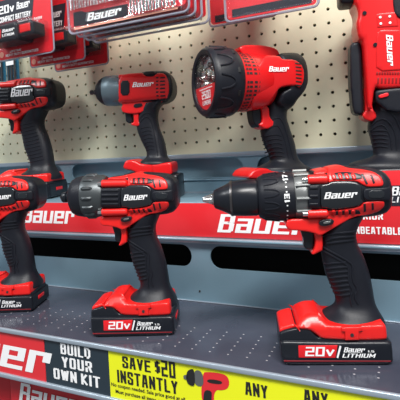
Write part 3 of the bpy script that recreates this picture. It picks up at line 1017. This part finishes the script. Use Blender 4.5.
Gp = Grip([(*L(*a, .006), *L(*b, .006), c_) for a, b, c_ in rows]); bm = Gp.bm()
pr_ = lambda l: [L(x, y, .017) for x, y in l]
ribs(bm, Gp.y, [pr_([(139, 119), (146, 112), (152, 114), (155, 122), (158, 140), (161, 156)]), pr_([(139, 123), (146, 116), (150, 119), (153, 128), (156, 145), (158, 156)])] + [pr_([(140.5 + k * .9, 128.5 + k * 3.7), (147 + k * .6, 126.5 + k * 3.7), (151 + k * .6, 127.5 + k * 3.7)]) for k in range(7)], .0009)
t.part('grip', bm, RUBBER)
fc = P([(123, 167), (125.5, 161), (131, 159.5), (137.5, 161.5), (141, 164), (157, 164.2), (171, 161.8), (172.4, 166), (172.6, 173.5), (170, 175), (140, 175), (132, 170.5), (125, 169.5)], .028)
col_ = t.part('foot_collar', relief(fc, const(.032), 0, .004, .005, smooth=1), RED)
t.part('belt_clip_boss', relief(P([(142.5, 165.5), (152.5, 165), (152.5, 173.5), (142.5, 174)], .033), const(.032), .002, .001, .005, front_only=True), RED, col_)
z0 = L(150, 176, .034)[1]
bm = bmesh.new(); bm_box(bm, L(123.6, 180, .034)[0], L(178, 180, .034)[0], -.0355, .0355, 0, z0, .004)
bm_box(bm, L(123.4, 172, .03)[0], L(172, 172, .03)[0], -.030, .030, z0 - .004, z0 + .006, .002)
bt = t.part('battery', bm, BLACK)
lettering('20v', quad_place(L(128, 190, .036), L(142, 190, .036), L(128, 184, .036), L(142, 184, .036), y=-.0362), bt, WHITE, wt=.26, gap=.1)

# ---------------- spotlight (upper tier, centre)
t = Tool('cordless_spotlight', 'red pistol-grip spotlight with a wide black lens ring, centre of the upper tier', 'spotlight', None, (.238, -.088, ZT), 46)
L, P = t.L, t.P
p, zs = prof(t, [(214, 48, 116), (226, 48, 116)])
zs_ = L(216, 82.5)[1]
R0 = (L(222, 47)[1] - L(222, 116)[1]) / 2
ua = L(203.5, 82)[0]; ub = L(231, 82)[0]
bez = R0 * .80
prof_ = [(ua + .010, bez * .97), (ua, bez), (ua - .001, bez + .003), (ua - .001, R0 * .92), (ua + .002, R0 * .97), (ua + .007, R0), (ub - .012, R0), (ub - .004, R0 * .97), (ub, R0 * .92)]
bm = bmesh.new(); rings = []
for x, r_ in prof_: rings.append([bm.verts.new((x, r_ * math.sin(2 * PI * k / 56), zs_ + r_ * math.cos(2 * PI * k / 56))) for k in range(56)])
for i in range(len(rings) - 1):
    for k in range(56): bm.faces.new((rings[i][k], rings[i][(k + 1) % 56], rings[i + 1][(k + 1) % 56], rings[i + 1][k]))
bm.faces.new(rings[-1])
ring = t.part('lens_ring', bm, RUBBER)
bm = bmesh.new()
for k in range(10):        # grip pads around the ring
    a = 2 * PI * (k + .3) / 10
    pts = []
    for q in range(9):
        f = q / 8; an = a - .20 + .40 * f; xx = ua + .007 + (ub - ua - .026) * math.sin(PI * f) ** .5
        pts.append((xx, (R0 + .0003) * math.sin(an), zs_ + (R0 + .0003) * math.cos(an)))
    bm_tube(bm, pts, .0016, 6)
t.part('ring_ridge', bm, RUBBER, ring)
for k in range(10):
    bm = bmesh.new(); a = 2 * PI * (k + .8) / 10
    pts = [(ub - .012, (R0 - .0004) * math.sin(a + d_), zs_ + (R0 - .0004) * math.cos(a + d_)) for d_ in (-.07, 0, .07)]
    bm_tube(bm, pts, .0022, 6)
    t.part('ring_notch', bm, INK, ring)
# reflector bowl with LED cups
xr = ua + .014
t.part('reflector', lathe([(xr + .012, .004), (xr + .0121, bez * .5), (xr, bez * .985), (xr + .014, bez * .985), (xr + .015, .004)], zs_, 40), CHROME)
bm = bmesh.new()
pos = [(0, 0)] + [(bez * .42 * math.cos(a * PI / 3 + .3), bez * .42 * math.sin(a * PI / 3 + .3)) for a in range(6)] + [(bez * .76 * math.cos(a * PI / 6), bez * .76 * math.sin(a * PI / 6)) for a in range(12)]
for y_, z_ in pos:
    if z_ < -bez * .30: continue
    rr = bez * .17
    rng = []
    for x, r_ in ((xr + .011, rr * .35), (xr + .001, rr), (xr - .0008, rr * 1.1), (xr + .006, rr * 1.12)):
        rng.append([bm.verts.new((x, y_ + r_ * math.sin(2 * PI * k / 12), zs_ + z_ + r_ * math.cos(2 * PI * k / 12))) for k in range(12)])
    for i in range(3):
        for k in range(12): bm.faces.new((rng[i][k], rng[i][(k + 1) % 12], rng[i + 1][(k + 1) % 12], rng[i + 1][k]))
    bm.faces.new(rng[0])
t.part('reflector_cup', bm, CHROME)
bm = bmesh.new()
for y_, z_ in pos:
    if z_ < -bez * .30: continue
    bm_box(bm, xr + .0085, xr + .0105, y_ - .0022, y_ + .0022, zs_ + z_ - .0022, zs_ + z_ + .0022)
t.part('light_emitting_diode', bm, mat('pale_yellow_led', (.85, .80, .45), .3))
# red printed label across the lower third of the lens
bm = bmesh.new()
zk = -bez * .12
pts = [(-math.sqrt(bez ** 2 * .94 - zk ** 2), zk)]
n_ = 24; a0_ = math.atan2(zk, pts[0][0]); a0_ = a0_ if a0_ > 0 else a0_ + 2 * PI; a1_ = 2 * PI - (a0_ - PI)
pts = [(bez * .97 * math.cos(a0_ + (a1_ - a0_) * k / n_), bez * .97 * math.sin(a0_ + (a1_ - a0_) * k / n_)) for k in range(n_ + 1)]
bm.faces.new([bm.verts.new((ua + .0035, y_, zs_ + z_)) for y_, z_ in pts])
lb = t.part('lens_label', bm, STICKER, smooth=False)


def lens_place(y0, y1, z0, z1):   # seen from the front, +y is to the left
    return lambda s, tt: (ua + .0031, y0 + (y1 - y0) * s, zs_ + z0 + (z1 - z0) * tt)


lettering('2500', lens_place(bez * .38, -bez * .42, -bez * .58, -bez * .30), lb, WHITE, wt=.26, gap=.12, nrm=(-1, 0, 0))
lettering('LUMENS', lens_place(bez * .34, -bez * .40, -bez * .80, -bez * .64), lb, WHITE, wt=.3, gap=.14, nrm=(-1, 0, 0))
bm = bmesh.new()
bm.faces.new([bm.verts.new((ua + .0031, y_, zs_ + z_)) for y_, z_ in ((bez * .6, -bez * .20), (-bez * .6, -bez * .20), (-bez * .6, -bez * .235), (bez * .6, -bez * .235))])
t.part('label_rule', bm, WHITE, lb, smooth=False)
t.part('lens_glass', lathe([(ua + .0015, .001), (ua + .0016, bez * .985), (ua + .0030, bez * .985), (ua + .0031, .001)], zs_, 40),
       mat('lens_glass', (1, 1, 1), .02, trans=1, alpha=.18))
# red barrel with vents
uc = L(264, 80)[0]
Rb = R0 * .875
t.part('barrel', lathe([(ub - .003, Rb * .9), (ub - .001, Rb), (ub + .012, Rb * .98), (uc - .008, Rb * .90), (uc + .004, Rb * .80), (uc + .010, Rb * .5)], zs_, 48), RED)
bm = bmesh.new()
for ring_i, xx in enumerate((ub + .006, ub + .012, ub + .021, ub + .027)):
    for k in range(44):
        a = 2 * PI * k / 44
        if k % 11 in (0,): continue
        rr = Rb * (1 - .02 * ring_i) * 1.0
        wd = .0054 if ring_i in (1, 2) else .0036
        c0 = Vector((xx, rr * math.sin(a), zs_ + rr * math.cos(a))); tv = Vector((0, math.cos(a), -math.sin(a))); nv = Vector((0, math.sin(a), math.cos(a)))
        q = []
        for sx, st_ in ((-1, -1), (1, -1), (1, 1), (-1, 1)):
            q.append(bm.verts.new(c0 + Vector((1, 0, 0)) * sx * wd / 2 + tv * st_ * .0018 + nv * .0005))
        bm.faces.new(q)
t.part('vent_slot', bm, INK, smooth=False)
# top handle bridge
t.part('top_bridge', relief(P([(234, 50), (240, 47), (258, 47), (272, 50), (277, 60), (270, 64), (240, 60)], 0), const(.017), 0, .003, .005, smooth=1), RED)
# rear housing
_, zt2 = L(285, 54, .005); _, zb2 = L(285, 108, .005)
zc2, H2 = (zt2 + zb2) / 2, (zt2 - zb2) / 2
hs = housing_h(zc2, H2 * 1.15, .043, 2.4)
uend = L(301, 75)[0]


def hs2(x, z):
    e = max(0, (x - (uend - .030)) / .033)
    return hs(x, z) * math.sqrt(max(.05, 1 - min(1, e) ** 2 * .93))


bk = P([(271, 57.5), (277, 55), (290, 54.5), (296, 58.5), (300, 66), (301.3, 76), (299.5, 85), (295, 93), (289, 101), (287, 108), (284, 113), (270, 106), (272, 95), (280, 90)], .004)
t.part('motor_shell', relief(bk, hs2, -.001, .006, .005, smooth=1), RUBBER)
rb = P([(262, 56), (277, 56.5), (279, 60.5), (291, 60.5), (297, 65.5), (299.5, 73), (299, 82), (295.5, 89.5), (291.5, 87), (284, 87), (275, 89), (271.5, 96), (266, 108), (252, 110), (250, 100), (252, 70)], .028)
t.part('motor_cover', relief(rb, hs2, .0014, .003, .004, smooth=1), RED)
bm = bmesh.new()
for k in range(7):
    yy = 64 + k * 3.6
    relief(P([(291, yy), (296.5, yy + .8), (296.5, yy + 2.0), (291, yy + 1.4)], .03), hs2, .0022, .0003, .006, bm_out=bm)
t.part('rear_vent', bm, INK)
lettering('Bauer', quad_place(L(267, 72.2, .04), L(286.5, 72, .04), L(267, 66.9, .04), L(286.5, 66.6, .04), y=lambda x, z: -(hs2(x, z) + .0030)), t.root, WHITE, **ITAL)
t.part('trigger', relief(P([(251, 108.5), (261, 108), (261, 125.5), (257, 128), (253.5, 123.5), (252, 117)], .008), const(.0115), 0, .003, .004, smooth=1), BLACK)
t.part('trigger_guard', relief(P([(260, 106), (268, 106), (269, 118.5), (274.5, 121.5), (273.5, 125.5), (266, 129.5), (260, 127), (258.5, 124.5), (261.5, 122), (261, 112)], .012), const(.016), 0, .0025, .004, smooth=1), RED)
rows = [((272, 94), (294, 96), .028), ((267.5, 106), (288, 107), .022), ((266, 118), (286.6, 117), .0185), ((263.5, 131), (290, 128), .0175), ((266.5, 143), (295, 143), .0175), ((272, 155), (297.5, 156), .018), ((272.5, 161.5), (302, 163), .022), ((262, 167), (310, 168), .031), ((260, 170), (312, 171), .033)]
Gp = Grip([(*L(*a, .006), *L(*b, .006), c_) for a, b, c_ in rows]); bm = Gp.bm()
ribs(bm, Gp.y, [pr_2 for pr_2 in [[L(x, y, .017) for x, y in l] for l in ([(269, 124), (276, 117), (281, 119), (286, 130), (291, 150), (293, 160)], [(268, 131), (276, 124), (281, 130), (286, 145), (288, 158)])]] + [[L(268 + k * .9, 136 + k * 4.2, .017), L(275 + k * .7, 134 + k * 4.2, .017), L(281 + k * .7, 136 + k * 4.2, .017)] for k in range(6)], .0010)
t.part('grip', bm, RUBBER)
fc = P([(245, 176), (249, 170.5), (256, 167.8), (264, 168.2), (270, 171.5), (300, 173), (318, 170), (322, 173), (322, 183), (318, 185), (266, 184), (258, 178.5), (247, 178.5)], .02)
t.part('foot_collar', relief(fc, const(.0325), 0, .004, .005, smooth=1), RED)
z0 = L(290, 186, .034)[1]
bm = bmesh.new(); bm_box(bm, -.062, .058, -.0355, .0355, 0, z0, .004)
bm_box(bm, -.060, .052, -.029, .029, z0 - .004, z0 + .012, .002)
t.part('battery', bm, BLACK)

# ---------------- upright tool with paddle trigger (upper tier, right)
t = Tool('upright_power_tool', 'tall red upright tool with long black paddle trigger, right end of the upper tier', 'power tool', None, (.405, -.085, ZT), 14)
L, P = t.L, t.P
uc_, _ = L(386, 60)
hv = lambda x, z: .036 * (max(.02, 1 - min(1, abs((x - uc_) / .066)) ** 2.6)) ** (1 / 2.6)
body = P([(350.5, -30), (352, 5), (355.5, 12), (356.3, 19), (354.3, 27), (356.5, 40), (361, 44), (363.5, 80), (365, 108), (369, 112), (372, 88), (378, 91), (420, 88), (424, -30)], .010)
t.part('housing', relief(body, hv, 0, .006, .006, smooth=1), RED)
t.part('logo_panel', relief(P([(377, 33), (380, 30), (406, 30), (406, 70), (376, 72), (375.5, 50)], .034), hv, .0016, .002, .005, smooth=1), RED)
t.part('stud_panel', relief(P([(376, 14), (396, 12), (398, 27), (377, 28)], .034), hv, .0010, .0015, .005), RED)
t.part('side_grip', relief(P([(391.5, -28), (410, -28), (410, 22), (398, 18.5), (393, 12)], .034), hv, .0024, .002, .005, smooth=1), RUBBER)
bm = bmesh.new()
for x_, y_ in ((380, 17.5), (389.4, 16.6), (380.6, 23.8), (389.8, 23)):
    a = L(x_, y_, .036); y0 = -(hv(*a) + .001)
    bm_tube(bm, [(a[0], y0 + .003, a[1]), (a[0], y0 - .0012, a[1])], [.0022, .0018], 12)
t.part('indicator_stud', bm, WHITE)
for x_, y_ in ((364.5, 13), (375, 45)):
    a = L(x_, y_, .034); y0 = -(hv(*a) + .001)
    t.part('screw_recess', bm_tube(bmesh.new(), [(a[0], y0 + .003, a[1]), (a[0], y0 - .0006, a[1])], .003, 12), BLACK)
bm = bmesh.new()
for k in range(11):
    relief(P([(376.5 + k * 2.6, 72.2), (378 + k * 2.6, 72.0), (378 + k * 2.6, 74.4), (376.5 + k * 2.6, 74.6)], .036), hv, .0012, .0003, .01, bm_out=bm)
for k in range(7):
    relief(P([(377.5 + k * 3.6, 77.8), (379.3 + k * 3.6, 77.6), (379.0 + k * 3.6, 83.6), (377.2 + k * 3.6, 83.8)], .036), hv, .0005, .0003, .01, bm_out=bm)
t.part('vent_slot', bm, mat('deep_red', (.25, .004, .006), .4))
bot, top_ = L(393, 64.5, .038), L(388.2, 34.5, .038)
wv = (L(393.5, 64.5, .038)[0] - L(387, 64.5, .038)[0])
bx0, bx1 = L(386.8, 50, .038)[0], L(393.6, 50, .038)[0]


def vert_place(s, tt):
    x = bx0 + (bx1 - bx0) * tt; z = top_[1] + (bot[1] - top_[1]) * s
    return (x, -(hv(x, z) + .0024), z)


lettering('Bauer', vert_place, t.root, WHITE, **ITAL)
pdl = P([(350.2, 47), (352, 42.5), (358, 41.3), (361.3, 44), (362.6, 80), (364.2, 111), (361.5, 115.3), (354, 113.3), (352.4, 104), (351.6, 92), (350.8, 88)], .016)
t.part('paddle_trigger', relief(pdl, const(.0175), 0, .005, .005, smooth=1), RUBBER)
tip = P([(364, 84), (371, 90), (372.3, 108), (376, 113.5), (377.3, 117.5), (371, 122), (364.5, 119.5), (362, 115.5), (365.5, 110)], .016)
t.part('trigger_guard', relief(tip, const(.019), 0, .003, .004, smooth=1), RED)
low = P([(373.5, 92), (378, 90.5), (424, 86), (424, 112), (387, 113), (379, 106), (374, 102)], .02)
t.part('handle_shell', relief(low, hv, -.0015, .004, .005, smooth=1), RUBBER)
rows = [((372, 104), (422, 100), .031), ((370, 118), (416, 116), .027), ((368.5, 128), (411, 127), .0215), ((371.5, 140), (409, 140), .019), ((374, 151), (409.5, 151), .0185), ((372, 157), (412, 158), .023), ((352, 163), (421, 165), .032), ((349, 168), (423, 170), .034)]
Gp = Grip([(*L(*a, .006), *L(*b, .006), c_) for a, b, c_ in rows]); bm = Gp.bm()
ribs(bm, Gp.y, [[L(x, y, .02) for x, y in l] for l in ([(372, 126), (380, 118), (388, 121), (396, 134), (397, 150)], [(371, 131), (380, 124), (386, 127), (391, 138), (392, 150)], [(380, 110), (392, 114), (402, 132), (403, 150)])] + [[L(373 + k * .5, 131 + k * 4, .018), L(381, 130 + k * 4, .018), L(388, 131.5 + k * 4, .018)] for k in range(5)], .0010)
t.part('grip', bm, RUBBER)
t.part('battery_button', relief(P([(378, 95.5), (388, 92.2), (389, 96), (380, 98.5)], .036), hv, .0012, .0008, .005, smooth=1), STICKER)
z0 = L(385, 168, .03)[1]
bm = bmesh.new(); bm_box(bm, -.058, .066, -.0355, .0355, 0, z0, .005)
t.part('battery', bm, BLACK)
bm = bmesh.new(); q0 = L(338, -2, .0); q1 = L(360, 5.5, .0)
bm_box(bm, q0[0], q1[0], -.022, .022, q1[1], q1[1] + .040, .006)
t.part('head_bumper', bm, RUBBER)


# ================================================================== HANGING PACKS
def hook(x, z, y0, label):
    bm = bmesh.new()
    bm_tube(bm, [(x, 0, z), (x, y0, z), (x, y0 - .01, z + .006)], .0025, 10)
    bm_box(bm, x - .006, x + .006, -.004, 0, z - .012, z + .010, .001)
    o = link('peg_hook', bm, CHROME); tag(o, label, 'hook', 'pegboard hooks')
    # local origin at the board
    return o


def rounded(x0, x1, z0, z1, r): return stadium(x0, x1, z0, z1, r, 5)


def flat(name, poly, y0, y1, m, parent, hole=None):
    bm = bmesh.new()
    f = bm.faces.new([bm.verts.new((x, y0, z)) for x, z in poly])
    ex = bmesh.ops.extrude_face_region(bm, geom=[f])
    for g in ex['geom']:
        if isinstance(g, bmesh.types.BMVert): g.co.y = y1
    return link(name, bm, m, parent, smooth=False)


def rim(name, poly, y, r_, m, parent):
    bm = bmesh.new(); pts = [(x, y, z) for x, z in poly] + [(poly[0][0], y, poly[0][1])]
    bm_tube(bm, pts, r_, 6, cap=True)
    return link(name, bm, m, parent)


def battery_pack(x, y, z, label, dark_only=False):
    """card with a battery under a clear bubble; origin bottom-left of card"""
    r = empty('battery_blister_pack', (x, y, z)); tag(r, label, 'package', 'battery packs on hooks')
    W_, H_ = .146, .20
    flat('card', rounded(.002, W_ - .002, .002, H_, .006), 0, .001, CARD, r)
    flat('card_heading', [(.004, .072), (W_ * .66, .070), (W_ * .72, .120), (.004, .120)], -.0004, 0, CARDDARK, r)
    bl = flat('clear_blister', rounded(0, W_, 0, H_ + .002, .008), .0014, .0020, CLEAR, r)
    rim('blister_rim', rounded(0, W_, 0, H_ + .002, .008), .0010, .0016, CLEAREDGE, r)
    # battery: body, rail, latch
    b0 = relief([(.006, .030), (.082, .030), (.086, .034), (.086, .058), (.082, .062), (.006, .062), (.002, .058), (.002, .034)], const(.021), 0, .004, .006)
    for v in b0.verts: v.co.y -= .0215; v.co.z -= .007; v.co.x += .014
    bt = link('battery', b0, BLACK, r)
    b1 = relief([(.060, .034), (.118, .036), (.120, .040), (.120, .058), (.112, .063), (.060, .062)], const(.016), 0, .004, .006)
    for v in b1.verts: v.co.y -= .0215; v.co.z -= .007; v.co.x += .014
    link('battery_rail', b1, BLACK, bt)
    b2 = relief([(.088, .040), (.114, .041), (.114, .056), (.088, .056)], const(.0165), .001, .002, .006)
    for v in b2.verts: v.co.y -= .0215; v.co.z -= .007; v.co.x += .014
    link('battery_latch', b2, RED, bt)
    flat('battery_sticker', [(.020, .030), (.058, .030), (.060, .046), (.020, .046)], -.0434, -.0427, STICKER, bt)
    P_ = lambda x0, x1, z0, z1, yy: quad_place((x0, z0), (x1, z0), (x0, z1), (x1, z1), y=yy)
    lettering('20v', P_(.023, .054, .032, .044, -.0438), bt, WHITE, wt=.26, gap=.12)
    lettering('Bauer', P_(.064, .094, .039, .045, -.0438), bt, WHITE, **ITAL)
    lettering('LITHIUM', P_(.064, .094, .031, .036, -.0438), bt, WHITE, wt=.26, gap=.16)
    # clear bubble round the battery
    bm = bmesh.new(); bm_box(bm, .0005, .140, -.046, -.0002, .019, .060, .006)
    link('clear_bubble', bm, CLEAR, r)
    # printing
    lettering('20v', P_(.010, .052, .093, .109, -.0008), r, WHITE, wt=.26, gap=.12)
    lettering('Bauer', P_(.058, .092, .095, .109, -.0008), r, WHITE, **ITAL)
    lettering('COMPACT BATTERY', P_(.010, .094, .076, .087, -.0008), r, WHITE, wt=.28, gap=.16)
    lettering('LIFETIME', P_(.034, .064, .0135, .0175, -.0006), r, WHITE, wt=.26, gap=.16)
    lettering('HEAVY DUTY GUARANTEED', P_(.022, .108, .0065, .0115, -.0006), r, WHITE, wt=.26, gap=.16)
    lettering('POWERS ALL BAUER', P_(.060, .122, .0665, .0715, -.0008), r, WHITE, wt=.24, gap=.16)
    lettering('20v TOOLS', P_(.070, .112, .0605, .0650, -.0008), r, WHITE, wt=.24, gap=.16)
    bm = bmesh.new()
    bm.faces.new([bm.verts.new((.011 + .006 * math.cos(a * PI / 8), -.0006, .012 + .006 * math.sin(a * PI / 8))) for a in range(16)])
    link('badge', bm, PEACH, r, smooth=False)
    return r


battery_pack(-.292, -.190, -.044, 'compact battery blister pack, frontmost of the three at top left')
battery_pack(-.272, -.1255, -.050, 'compact battery blister pack, middle of the three at top left')
battery_pack(-.258, -.067, -.052, 'compact battery blister pack, rearmost of the three, right above the pegboard holes')
for x_, y0 in ((-.225, -.20),):
    hook(x_, .135, y0, 'chrome peg hook holding the three battery packs')


def accessory_pack(x, y, z, label, W_=.240, strip=True):
    r = empty('accessory_blister_pack', (x, y, z)); tag(r, label, 'package', 'wide accessory packs hanging on hooks')
    H_ = .16
    flat('card', rounded(.005, W_ - .005, .0105, H_, .006), 0, .001, CARD, r)
    bm = bmesh.new(); bm_box(bm, .006, W_ - .006, -.012, -.0006, .006, H_ - .02, .005)
    link('clear_bubble', bm, CLEAR, r)
    flat('clear_blister', rounded(0, W_, 0, H_ + .002, .010), .0012, .0018, CLEAR, r)
    rim('blister_rim', rounded(0, W_, 0, H_ + .002, .010), .0008, .0022, CLEAREDGE, r)
    flat('header_band', [(.012, .0125), (.028, .0125), (.026, .0115), (.128, .0115), (.128, .0315), (.040, .0330), (.030, .0370), (.012, .0370)], -.0006, 0, CARDDARK, r)
    lettering('Bauer', quad_place((.042, .0165), (.112, .0165), (.042, .0300), (.112, .0300), y=-.0010), r, WHITE, **ITAL)
    bm = bmesh.new()
    random.seed(3)
    xx = .012
    while xx < W_ - .02:          # pale bits in the bubble
        z0_ = .040 if xx < .130 else .012
        bm_tube(bm, [(xx, -.005, z0_), (xx, -.005, z0_ + .06 + .02 * random.random())], .0014 + .001 * random.random(), 6)
        xx += .0062
    tag(link('steel_bit', bm, CHROME, r), kind=None)
    flat('footer_band', [(.012, .006), (W_ - .02, .006), (W_ - .02, .0095), (.012, .0095)], -.0006, 0, PEACH, r)
    return r


names = ['frontmost', 'second', 'third', 'rearmost']
for k, (x_, y_, z_) in enumerate(((-.093, -.207, -.024), (-.090, -.190, -.0262), (-.088, -.170, -.0282), (-.084, -.150, -.0300))):
    accessory_pack(x_, y_, z_, 'wide clear accessory pack with dark logo band, %s of four at top centre' % names[k])
for x_, sd_ in ((-.045, 'left'), (.10, 'right')): hook(x_, .115, -.235, 'chrome peg hook holding the %s half of the wide accessory packs' % sd_)


def red_pack(x, y, z, W_, H_, label):
    r = empty('tool_blister_pack', (x, y, z)); tag(r, label, 'package', 'red packs at the top edge')
    flat('card', rounded(.003, W_ - .003, .003, H_, .006), 0, .001, CARD, r)
    bm = bmesh.new(); bm_box(bm, .004, W_ - .004, -.014, -.0006, .004, H_ - .02, .005)
    link('clear_bubble', bm, CLEAR, r)
    rim('blister_rim', rounded(0, W_, 0, H_ + .002, .008), .0006, .0022, CLEAREDGE, r)
    flat('dark_band', [(.012, .006), (W_ - .01, .006), (W_ - .01, .019), (.012, .019)], -.0006, 0, CARDDARK, r)
    return r


red_pack(.186, -.150, -.036, .150, .16, 'red clear-fronted pack hanging right of the accessory packs')
red_pack(.120, -.060, -.012, .130, .14, 'red pack hanging at the top behind the accessory packs')
hook(.262, .105, -.17, 'chrome peg hook holding the red pack at top right')

# blue drill-bit packs at the left edge
for k, (xa, xb_) in enumerate(((-.476, -.440), (-.436, -.395))):
    r = empty('drill_bit_pack', (xa, -.040, -.066))
    tag(r, ('teal blue bit pack cut off by the left edge, below the battery packs', 'teal blue bit pack beside the pegboard holes at left')[k], 'package', 'teal bit packs at the left edge')
    w_ = xb_ - xa
    flat('card', rounded(0, w_, 0, .15, .003), 0, .001, BLUEPK, r)
    bm = bmesh.new(); bm_box(bm, .004, w_ - .004, -.008, -.0006, .006, .11, .003)
    link('clear_bubble', bm, CLEAR, r)
    bm = bmesh.new()
    for q in range(3): bm_tube(bm, [(w_ * (.25 + .25 * q), -.004, .012), (w_ * (.25 + .25 * q), -.004, .09)], .0022, 8)
    link('steel_bit', bm, STEEL, r)
    flat('label_block', [(w_ * .2, .052), (w_ * .8, .052), (w_ * .8, .062), (w_ * .2, .062)], -.0088, -.0084, WHITE, r)
    hook(xa + w_ / 2, .075, -.05, ('chrome peg hook holding the teal bit pack at the left edge', 'chrome peg hook holding the teal bit pack beside the pegboard holes')[k])

# stock under the lower shelf
def stock_box(x, y, z, W_, D_, H_, label, txt=True, rz=0):
    r = empty('tool_carton', (x, y, z), rz); tag(r, label, 'box', 'red cartons under the lower shelf')
    bm = bmesh.new(); bm_box(bm, 0, W_, 0, D_, 0, H_, .003)
    link('carton', bm, CARD, r)
    if txt:
        lettering('Bauer', quad_place((.02, H_ - .055), (W_ - .03, H_ - .055), (.02, H_ - .022), (W_ - .03, H_ - .022), y=-.001), r, WHITE, **ITAL)
    return r


stock_box(-.165, -.315, -.765, .17, .22, .185, 'red carton with dark panel and white logo under the lower shelf')
stock_box(-.37, -.30, -.765, .19, .22, .19, 'plain red carton under the shelf at bottom left corner', txt=False)
stock_box(.03, -.30, -.765, .17, .22, .18, 'red carton under the lower shelf right of the logo carton', txt=False)
tag(box('floor_stock_deck', XA, XB, -.36, -.03, -.775, -.765, SHELF), kind='structure')
